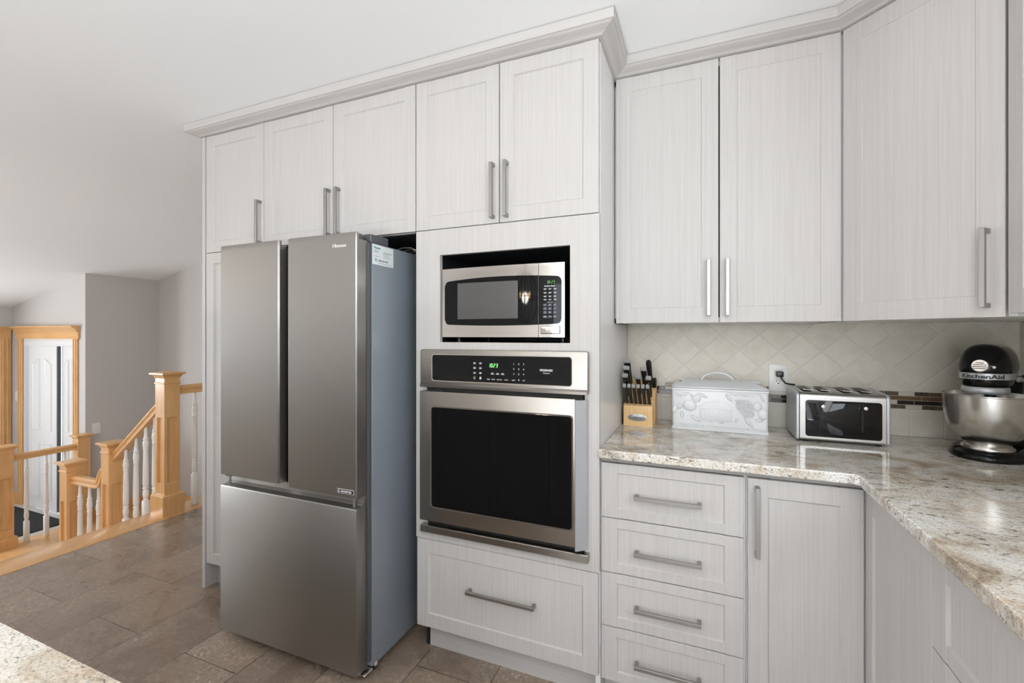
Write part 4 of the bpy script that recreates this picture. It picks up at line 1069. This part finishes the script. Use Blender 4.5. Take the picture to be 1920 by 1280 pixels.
# toaster
t = thing('toaster', 'silver four-slot toaster with black front on the counter', 'toaster', (0.462, 2.04, CT_))
TX0, TX1, TY0, TY1, TZ0, TZ1 = 0.3220, 0.6010, 1.934, 2.140, CT_ + 0.008, 1.098
mb = MB()
def tprof(d): return [(TY0 + d, TZ0 + 0.006 + d), (TY0 + 0.006 + d, TZ0 + d)] + [(TY1 - 0.006 - d, TZ0 + d), (TY1 - d, TZ0 + 0.006 + d)] + [(TY1 - 0.03 + (0.03 - d) * math.cos(R(a)), TZ1 - 0.03 + (0.03 - d) * math.sin(R(a))) for a in range(0, 91, 15)] + [(TY0 + 0.016 + (0.016 - d) * math.cos(R(a)), TZ1 - 0.006 - 0.016 + (0.016 - d) * math.sin(R(a))) for a in range(100, 181, 16)]
mb.prism(tprof(0.0), TX0 + 0.0125, TX1 - 0.0125, 'yzx'); bd = obj('shell', mb, 'steel_toaster', t, smooth=30)
for xa, xb in ((TX0, TX0 + 0.012), (TX1 - 0.012, TX1)):
    mb = MB(); mb.prism(tprof(-0.001), xa, xb, 'yzx', bev=0.004, seg=3, capbev=True); obj('end_cap', mb, 'silver_plastic', t, smooth=40)
mb = MB(); mb.prism(rrect(0.3510, 0.5770, CT_ + 0.022, CT_ + 0.153, 0.010), TY0 - 0.003, TY0 + 0.004, 'xzy', bev=0.001, capbev=True)
fp = obj('front_panel', mb, 'black_gloss', bd, label='glossy black front panel')
for x in (0.3965, 0.5210):
    mb = MB(); mb.box(x - 0.0028, x + 0.0028, TY0 - 0.0036, TY0, CT_ + 0.048, CT_ + 0.148); obj('lever_slot', mb, 'black_matte', fp)
    mb = MB(); mb.lathe([(0, -0.022), (0.0055, -0.021), (0.0068, -0.016), (0.0066, -0.008), (0.003, -0.006), (0.003, 0.0)], (x + 0.0045, TY0 - 0.004, CT_ + 0.134), 18, axis='y'); obj('lever_knob', mb, 'chrome', fp, label='round chrome lever knob')
mb = MB()
for xc in (0.366, 0.420, 0.488, 0.544):
    mb.box(xc - 0.015, xc + 0.015, TY0 + 0.035, TY1 - 0.035, TZ1 - 0.0005, TZ1 + 0.0012, mi=0)
    mb.box(xc - 0.012, xc + 0.012, TY0 + 0.038, TY1 - 0.038, TZ1, TZ1 + 0.0016, mi=1)
    for k in range(5): mb.tube([(xc - 0.012, TY0 + 0.05 + 0.027 * k, TZ1 + 0.0018), (xc + 0.012, TY0 + 0.05 + 0.027 * k, TZ1 + 0.0018)], 0.0008, 6, mi=2)
obj('bread_slots', mb, ['steel_toaster', 'black_matte', 'nickel'], bd)
for x in (TX0 + 0.03, TX1 - 0.03):
    for y in (TY0 + 0.02, TY1 - 0.03):
        mb = MB(); mb.lathe([(0.008, CT_), (0.010, CT_ + 0.009)], (x, y, 0), 14); obj('foot', mb, 'black_satin', t)
mb = MB(); mb.tube([(0.3010, 2.166, 1.134), (0.3030, 2.150, 1.131), (0.3080, 2.144, 1.118), (0.3200, 2.146, 1.103), (0.3400, 2.152, 1.099), (0.3530, 2.158, 1.098), (0.3500, 2.168, 1.090), (0.3450, 2.166, 1.05), (0.352, 2.160, 1.0), (0.37, 2.150, 0.960)], 0.0034, 10); cd = obj('power_cord', mb, 'black_satin', t, smooth=60)
mb = MB(); mb.box(0.2890, 0.3150, 2.150, 2.182, 1.1270, 1.1500, 0.004, seg=2); obj('plug', mb, 'black_satin', cd)

# outlets and switches
def outlet(label, x, z):
    t = thing('wall_outlet', label, 'outlet', (x, 2.19, z))
    mb = MB(); mb.box(x - 0.0355, x + 0.0355, 2.1835, 2.1898, z - 0.0565, z + 0.0565, 0.0025, seg=2); pl = obj('cover_plate', mb, 'white_plastic', t)
    mb = MB(); mb.box(x - 0.017, x + 0.017, 2.1822, 2.186, z - 0.034, z + 0.034, 0.001); rc = obj('receptacle', mb, 'white_plastic', pl)
    mb = MB()
    for dz_ in (0.018, -0.016):
        mb.box(x - 0.0075, x - 0.0055, 2.1818, 2.183, z + dz_ - 0.001, z + dz_ + 0.008); mb.box(x + 0.0055, x + 0.0073, 2.1818, 2.183, z + dz_, z + dz_ + 0.008)
        mb.lathe([(0, 0), (0.0028, 0), (0.0028, 0.001), (0, 0.001)], (x, 2.1817, z + dz_ - 0.007), 12, axis='y')
    obj('socket_holes', mb, 'black_matte', rc)
    mb = MB()
    for dz_ in (0.047, -0.047): mb.lathe([(0, 0), (0.0028, 0), (0.0028, 0.0015), (0, 0.0015)], (x, 2.1826, z + dz_), 12, axis='y')
    obj('screw', mb, 'nickel', pl)
outlet('white wall outlet with black plug on the tiled backsplash', 0.2995, 1.1215)
t = thing('light_switch', 'white light switch on the grey wall behind the stair rail', 'light switch', (XA, 3.04, 0.21))
mb = MB(); mb.box(XA, XA + 0.006, 3.0, 3.084, 0.145, 0.27, 0.002); pl = obj('cover_plate', mb, 'white_plastic', t)
mb = MB(); mb.box(XA + 0.004, XA + 0.009, 3.024, 3.060, 0.175, 0.242, 0.002); obj('rocker', mb, 'white_plastic', pl)
t = thing('light_switch', 'white light switch beside the closet door casing', 'light switch', (-8.11, YC, 0.52))
mb = MB(); mb.box(-8.15, -8.075, YC - 0.006, YC, 0.455, 0.58, 0.002); pl = obj('cover_plate', mb, 'white_plastic', t)
mb = MB(); mb.box(-8.128, -8.097, YC - 0.009, YC - 0.004, 0.484, 0.551, 0.002); obj('rocker', mb, 'white_plastic', pl)

# stand mixer (local: front towards -Y, bowl centre at the origin)
t = thing('stand_mixer', 'black stand mixer with brushed steel bowl in the counter corner', 'mixer', (0.842, 1.915, CT_), R(-34))
mb = MB()
def base_ring(s, z):
    out = []
    for k in range(48):
        a = 2 * math.pi * k / 48; cx, cy = math.cos(a), math.sin(a)
        w = 0.098 if cy < 0.2 else 0.098 - 0.018 * (cy - 0.2)
        out.append((w * s * cx * (1 - 0.0), 0.055 + (0.165 * s if cy > 0 else 0.155 * s) * (abs(cy) ** 0.85) * (1 if cy > 0 else -1), z))
    return out
mb.loft([base_ring(0.985, 0.0), base_ring(1.0, 0.004), base_ring(1.0, 0.012), base_ring(0.97, 0.020), base_ring(0.90, 0.026), base_ring(0.80, 0.029)])
bs = obj('base', mb, 'black_gloss', t, local=True, smooth=50)
mb = MB()
def col_ring(w, d0, d1, z): return [(w * math.cos(2 * math.pi * k / 28) , (d0 + d1) / 2 + (d1 - d0) / 2 * math.sin(2 * math.pi * k / 28), z) for k in range(28)]
mb.loft([col_ring(0.070, 0.100, 0.215, 0.020), col_ring(0.055, 0.125, 0.210, 0.05), col_ring(0.048, 0.135, 0.205, 0.10), col_ring(0.050, 0.128, 0.208, 0.16), col_ring(0.055, 0.105, 0.215, 0.20), col_ring(0.057, 0.09, 0.22, 0.235)])
obj('column', mb, 'black_gloss', t, local=True, smooth=60)
# head, as level slices
def head_ring(k, z, dy=0.0):
    out = []
    for q in range(56):
        a = 2 * math.pi * q / 56; c, sn = math.sin(a), -math.cos(a)
        if sn < 0: x, y = 0.0575 * k * c, -0.028 + 0.0585 * k * sn
        else:
            y = -0.028 + (0.245 + 0.0) * (0.6 + 0.4 * k) * sn ** 0.9
            x = 0.0575 * k * (abs(c) ** 0.75) * (1 if c > 0 else -1)
        out.append((x, y + dy, z))
    return out
mb = MB()
mb.loft([head_ring(k, z) for k, z in ((0.55, 0.2270), (0.88, 0.2285), (0.93, 0.232), (0.94, 0.2500), (1.0, 0.2510), (1.0, 0.2700), (1.02, 0.2715), (1.045, 0.280), (1.05, 0.292), (1.015, 0.306), (0.945, 0.321), (0.835, 0.335), (0.68, 0.3465), (0.48, 0.3545), (0.26, 0.3585), (0.02, 0.3595))])
hd = obj('head', mb, 'black_gloss', t, local=True, smooth=50)
def band_outline(z, grow):
    out = []
    for k in range(-21, 22):
        a = R(k * 4.3)
        out.append((math.sin(a) * (0.0575 + grow), -0.028 - math.cos(a) * (0.0585 + grow), z))
    return [(-(0.0570 + grow), 0.06, z)] + out + [((0.0570 + grow), 0.06, z)]
mb = MB(); mb.loft([band_outline(0.2512, -0.002), band_outline(0.2512, 0.0016), band_outline(0.2698, 0.0016), band_outline(0.2698, -0.002)], caps=False, closed=False)
bn = obj('trim_band', mb, 'silver_plastic', hd, local=True, smooth=60, label='silver band lettered KitchenAid')
mb = MB()
tb = text_bm('KitchenAid', 0.0172, extrude=0.0004, bold=0.0006, align='CENTER')
xs = [v.co.x for v in tb.verts]; kx_ = 0.104 / (max(xs) - min(xs))
rb = 0.0575 + 0.0020
off = 0.06
for v in tb.verts:
    a = v.co.x * kx_ / rb + off; dpt = v.co.z
    v.co = Vector((math.sin(a) * (rb + dpt), -0.028 - math.cos(a) * (rb + 0.001 + dpt), 0.2545 + v.co.y))
mb._join(tb)
obj('lettering', mb, 'dark_print', bn, local=True)
mb = MB(); mb.lathe([(0.0, 0.205), (0.050, 0.205), (0.0545, 0.209), (0.0545, 0.2235), (0.051, 0.2265), (0.051, 0.2505), (0, 0.2505)], (0, -0.028, 0), 40, mi=0)
for f in mb.bm.faces:
    c = f.calc_center_median()
    f.material_index = 1 if (0.2065 < c.z < 0.2255 and math.hypot(c.x, c.y + 0.028) > 0.05) else 0
obj('planetary_ring', mb, ['black_gloss', 'silver_plastic'], hd, local=True, smooth=50)
mb = MB(); mb.lathe([(0.0, 0.150), (0.008, 0.150), (0.008, 0.172), (0.013, 0.174), (0.013, 0.206), (0, 0.206)], (0.012, -0.028, 0), 20); obj('beater_shaft', mb, 'black_satin', hd, local=True)
mb = MB()
loop = [(0.012 + 0.045 * math.sin(R(a)) * (1 if a else 1), -0.028, 0.095 + 0.055 * math.cos(R(a))) for a in range(0, 361, 15)]
mb.tube(loop, 0.004, 8, caps=False); mb.tube([(0.012, -0.028, 0.155), (0.012, -0.028, 0.045)], 0.005, 8); obj('beater', mb, 'nickel', hd, local=True)
mb = MB()
hy = -0.0870; hz = 0.2905
Mh = Matrix.Translation((0.0, -0.0860, 0.2930)) @ Matrix.Rotation(R(-10), 4, 'X')
mb.lathe([(0, -0.006), (0.0180, -0.006), (0.0205, -0.003), (0.0205, 0.012)], (0, 0, 0), 30, axis='y', Mx=Mh, mi=0)
for k, hw in ((-1, 0.0145), (0, 0.0165), (1, 0.0145), (2, 0.009)): mb.box(-hw, hw, -0.0070, -0.0058, k * 0.0058 - 0.0044, k * 0.0058 - 0.0024, mi=1, Mx=Mh)
obj('hub_cap', mb, ['chrome', 'dark_print'], hd, local=True, smooth=40, label='round silver hub cap with stripes')
mb = MB(); mb.lathe([(0, -0.006), (0.004, -0.006), (0.004, 0.004)], (0.030, -0.0800, 0.290), 12, axis='y'); obj('hub_screw', mb, 'chrome', hd, local=True)
mb = MB(); mb.tube([(0.052, 0.02, 0.260), (0.080, 0.012, 0.261)], 0.0018, 8, mi=1); mb.ball((0.086, 0.010, 0.261), 0.010, mi=0, sc=(1.4, 0.8, 0.8)); obj('speed_lever', mb, ['black_satin', 'chrome'], hd, local=True)
mb = MB(); mb.ball((-0.062, 0.015, 0.262), 0.008, sc=(0.9, 1, 1)); obj('lock_lever', mb, 'black_satin', hd, local=True)
# bowl
mb = MB()
op = [(0.0, 0.036), (0.040, 0.036), (0.058, 0.030), (0.062, 0.029), (0.062, 0.034), (0.052, 0.044), (0.062, 0.054), (0.080, 0.072), (0.094, 0.098), (0.1015, 0.130), (0.1045, 0.165), (0.1055, 0.196), (0.1085, 0.198), (0.1085, 0.2005), (0.1040, 0.2005), (0.1020, 0.165), (0.0990, 0.131), (0.091, 0.100), (0.077, 0.075), (0.055, 0.056), (0.0, 0.048)]
mb.lathe(op, (0, 0, 0), 64); obj('bowl', mb, 'steel_bowl', t, local=True, smooth=45, label='brushed steel mixing bowl')

# ------------------------------------------------------------------ stair and landing railings
BAL = [(0.0145, 0.30), (0.0155, 0.302), (0.0165, 0.312), (0.012, 0.318), (0.0165, 0.324), (0.0185, 0.34), (0.0195, 0.365), (0.0165, 0.39), (0.013, 0.398), (0.0185, 0.402), (0.0185, 0.41), (0.0135, 0.415), (0.0175, 0.425), (0.0195, 0.44), (0.0185, 0.55), (0.0160, 0.70), (0.0145, 0.735), (0.0175, 0.738), (0.0175, 0.745), (0.0145, 0.750), (0.0185, 0.775), (0.0195, 0.790), (0.016, 0.815), (0.0125, 0.822), (0.0172, 0.826), (0.0172, 0.833), (0.0125, 0.838), (0.0105, 0.87)]
def baluster(parent, x, y, z0, z1, foot=0.235):
    mb = MB(); h = z1 - z0
    mb.box(x - 0.019, x + 0.019, y - 0.019, y + 0.019, z0, z0 + foot, 0.003)
    k = (h - foot) / (0.93 - 0.235)
    p = [(r, z0 + foot + (z - 0.30) * k * (0.695 / 0.63)) for r, z in BAL] + [(0.0088, z1)]
    mb.lathe(p, (x, y, 0), 18)
    return obj('baluster', mb, 'baluster', parent, smooth=50)
def newel(parent, x, y, z0, z1, s=0.053, base=True):
    # x, y centre; s half width of the shaft
    mb = MB(); fr_ = s - 0.021
    zp0, zp1 = z0 + 0.235, z1 - 0.33
    mb.box(x - s + 0.013, x + s - 0.013, y - s + 0.013, y + s - 0.013, z0, z1 - 0.03)
    mb.box(x - s, x + s, y - s, y + s, z0, zp0, 0.002); mb.box(x - s, x + s, y - s, y + s, zp1, z1 - 0.03, 0.002)
    for sx in (-1, 1):
        for sy in (-1, 1): mb.box(*sorted((x + sx * s, x + sx * fr_)), *sorted((y + sy * s, y + sy * fr_)), zp0 - 0.001, zp1 + 0.001, 0.001)
    n = obj('newel_post', mb, 'maple_v', parent, smooth=25)
    if base:
        mb = MB(); b = s + 0.022
        mb.box(x - b, x + b, y - b, y + b, z0, z0 + 0.152, 0.004); obj('plinth', mb, 'maple_v', n, smooth=25)
    mb = MB(); c = s + 0.006
    mb.box(x - c, x + c, y - c, y + c, z1 - 0.088, z1 - 0.076, 0.003)
    def sq(h, z): return [(x - h, y - h, z), (x + h, y - h, z), (x + h, y + h, z), (x - h, y + h, z)]
    mb.loft([sq(s, z1 - 0.046), sq(s + 0.004, z1 - 0.040), sq(s + 0.012, z1 - 0.026), sq(s + 0.026, z1 - 0.018), sq(s + 0.026, z1 - 0.008), sq(s + 0.022, z1 - 0.004), sq(0.004, z1 + 0.006)])
    obj('cap', mb, 'maple_v', n, smooth=20)
    return n
RP = [(-0.030, 0.0), (0.030, 0.0), (0.030, 0.012), (0.022, 0.020), (0.024, 0.034), (0.031, 0.040), (0.031, 0.052), (0.018, 0.064), (-0.018, 0.064), (-0.031, 0.052), (-0.031, 0.040), (-0.024, 0.034), (-0.022, 0.020), (-0.030, 0.012)]
def rail(parent, pts, mat):
    # pts: points of the rail's underside; section stays upright
    mb = MB(); P = [Vector(p) for p in pts]; rings = []
    for i, p in enumerate(P):
        d = (P[min(i + 1, len(P) - 1)] - P[max(i - 1, 0)]); h = Vector((d.x, d.y, 0)).normalized(); s = Vector((-h.y, h.x, 0))
        cs = abs(d.normalized().dot(h))
        up = (s.cross(d).normalized()) * -1
        if up.z < 0: up = -up
        rings.append([p + s * a + up * b for a, b in RP])
    mb.loft(rings); return obj('handrail', mb, mat, parent, smooth=40)

t = thing('stair_railing', 'maple stair railing with newel posts and white balusters going down', 'railing', (-3.58, 2.08, 0))
NY = 2.087
newel(t, -3.585, NY, 0.0, 1.036)
newel(t, -4.27, NY, LZ + 0.0, 0.468, 0.052, False)
newel(t, -4.86, NY, LZ, 0.255, 0.055, False)
zr = lambda x: 0.7600 + (x + 3.64) * (0.745 - 0.305) / (4.215 - 3.64)
rail(t, [(-3.64, NY, zr(-3.64)), (-4.215, NY, zr(-4.215))], 'maple_x')
for x, zb in ((-3.735, -0.1732), (-3.845, -0.1732), (-3.965, -0.3464), (-4.095, -0.3464)):
    baluster(t, x, NY, zb, zr(x) + 0.005)
goose = [(-4.805, NY, 0.075), (-4.60, NY, 0.075), (-4.48, NY, 0.076), (-4.44, NY, 0.082), (-4.41, NY, 0.098), (-4.392, NY, 0.125), (-4.378, NY, 0.165), (-4.36, NY, 0.195), (-4.325, NY, 0.205)]
rail(t, goose, 'maple_x')
for x in (-4.73, -4.59, -4.46): baluster(t, x, NY, LZ, 0.082)
mb = MB(); mb.prism([(-3.66, -0.05), (-3.66, -0.30), (-4.86, LZ), (-4.86, LZ + 0.20)], NY - 0.018, NY + 0.018, 'xzy'); obj('stringer', mb, 'maple_x', t)

t = thing('guard_railing', 'short maple guard rail with white baluster behind the tall newel post', 'railing', (-3.585, 2.9, 0))
rail(t, [(-3.585, NY + 0.054, 0.864), (-3.585, YB, 0.864)], 'maple_y')
for k in range(10): baluster(t, -3.585, 2.278 + 0.14 * k, 0.004, 0.87)

t = thing('guard_railing', 'maple entry landing railing with white balusters before the closet doors', 'railing', (-6.5, 2.5, LZ))
newel(t, -6.5 - 0.0, 2.255, LZ - 0.03, 0.185, 0.058)
newel(t, -6.5 + 0.01, 2.878, LZ - 0.03, 0.180, 0.055, False)
rail(t, [(-6.5, 2.31, 0.015), (-6.5, 2.83, 0.015)], 'maple_y')
for y in (2.425, 2.58, 2.735): baluster(t, -6.5, y, LZ - 0.006, 0.022)
mb = MB(); mb.box(-6.60, -6.42, 2.20, 2.93, LZ - 0.03, LZ - 0.005, 0.004); obj('base_plate', mb, 'maple_y', t)

# ------------------------------------------------------------------ lamps of the room, and one added fill lamp
def downlight(label, x, y):
    t = thing('recessed_light', label, 'ceiling light', (x, y, CZ))
    mb = MB(); mb.lathe([(0.050, CZ - 0.001), (0.052, CZ - 0.006), (0.075, CZ - 0.006), (0.078, CZ - 0.001)], (x, y, 0), 32); obj('trim_ring', mb, 'white_paint', t)
    mb = MB(); mb.lathe([(0, CZ - 0.003), (0.050, CZ - 0.003), (0.050, CZ - 0.001), (0, CZ - 0.001)], (x, y, 0), 28); obj('lens', mb, 'downlight', t)
    l = bpy.data.lights.new('downlight_beam', 'SPOT'); l.energy = 1.2; l.color = (1.0, 0.80, 0.58); l.spot_size = R(125); l.spot_blend = 0.7; l.shadow_soft_size = 0.05
    o = bpy.data.objects.new('downlight_beam', l); o.location = (0, 0, -0.012); COL.objects.link(o); o.parent = t
downlight('round ceiling light over the island near the refrigerator', -1.75, 0.05)
downlight('round ceiling light over the island near the wall oven', -0.95, 0.05)
downlight('round ceiling light over the counter corner side of the island', -0.10, 0.05)
t = thing('chandelier', 'dark lantern chandelier with five warm bulbs over the dining area', 'chandelier', (-1.50, -1.55, 1.68))
cx, cy, cz = -1.50, -1.55, 1.70
mb = MB()
for k in range(8):
    a = R(45 * k)
    mb.tube([(cx + 0.27 * math.sin(R(q)) ** 0.9 * math.cos(a), cy + 0.27 * math.sin(R(q)) ** 0.9 * math.sin(a), cz + 0.27 * math.cos(R(q))) for q in range(4, 177, 9)], 0.006, 6)
mb.tube([(cx + 0.27 * math.cos(R(12 * k)), cy + 0.27 * math.sin(R(12 * k)), cz) for k in range(31)], 0.006, 6)
mb.tube([(cx, cy, cz - 0.27), (cx, cy, CZ)], 0.006, 8); mb.lathe([(0, CZ - 0.03), (0.06, CZ - 0.02), (0.065, CZ - 0.001)], (cx, cy, 0), 20)
obj('cage', mb, 'black_satin', t)
for k in range(5):
    a = R(72 * k + 10); bxx, byy = cx + 0.10 * math.cos(a), cy + 0.10 * math.sin(a)
    mb = MB(); mb.lathe([(0.009, cz - 0.07), (0.009, cz)], (bxx, byy, 0), 10); mb.tube([(cx, cy, cz - 0.09), (bxx, byy, cz - 0.07)], 0.004, 6); ho = obj('candle_holder', mb, 'black_satin', t)
    mb = MB(); mb.lathe([(0.006, cz), (0.014, cz + 0.02), (0.012, cz + 0.04), (0.004, cz + 0.06), (0, cz + 0.065)], (bxx, byy, 0), 12); obj('bulb', mb, 'bulb', ho)
l = bpy.data.lights.new('chandelier_glow', 'POINT'); l.energy = 9; l.color = (1.0, 0.94, 0.87); l.shadow_soft_size = 0.06
o = bpy.data.objects.new('chandelier_glow', l); o.location = (0, 0, 0.02); COL.objects.link(o); o.parent = t
t = thing('living_fill_lamp', 'round white fill lamp added out of view to brighten the living room side', 'ceiling light', (-5.7, -1.1, 2.1))  # added unseen lamp, lifts the sloping ceiling and the entry walls
mb = MB(); mb.lathe([(0, 2.02), (0.09, 2.03), (0.15, 2.06), (0.17, 2.10), (0.16, 2.135), (0, 2.14)], (-5.7, -1.1, 0), 32); obj('shade', mb, 'downlight', t)
mb = MB(); mb.lathe([(0.05, 2.14), (0.05, 2.20)], (-5.7, -1.1, 0), 20); obj('stem', mb, 'white_paint', t)
l = bpy.data.lights.new('living_fill_glow', 'POINT'); l.energy = 13; l.color = (1.0, 0.985, 0.96); l.shadow_soft_size = 0.15
o = bpy.data.objects.new('living_fill_glow', l); o.location = (0.0, 0.0, -0.14); COL.objects.link(o); o.parent = t
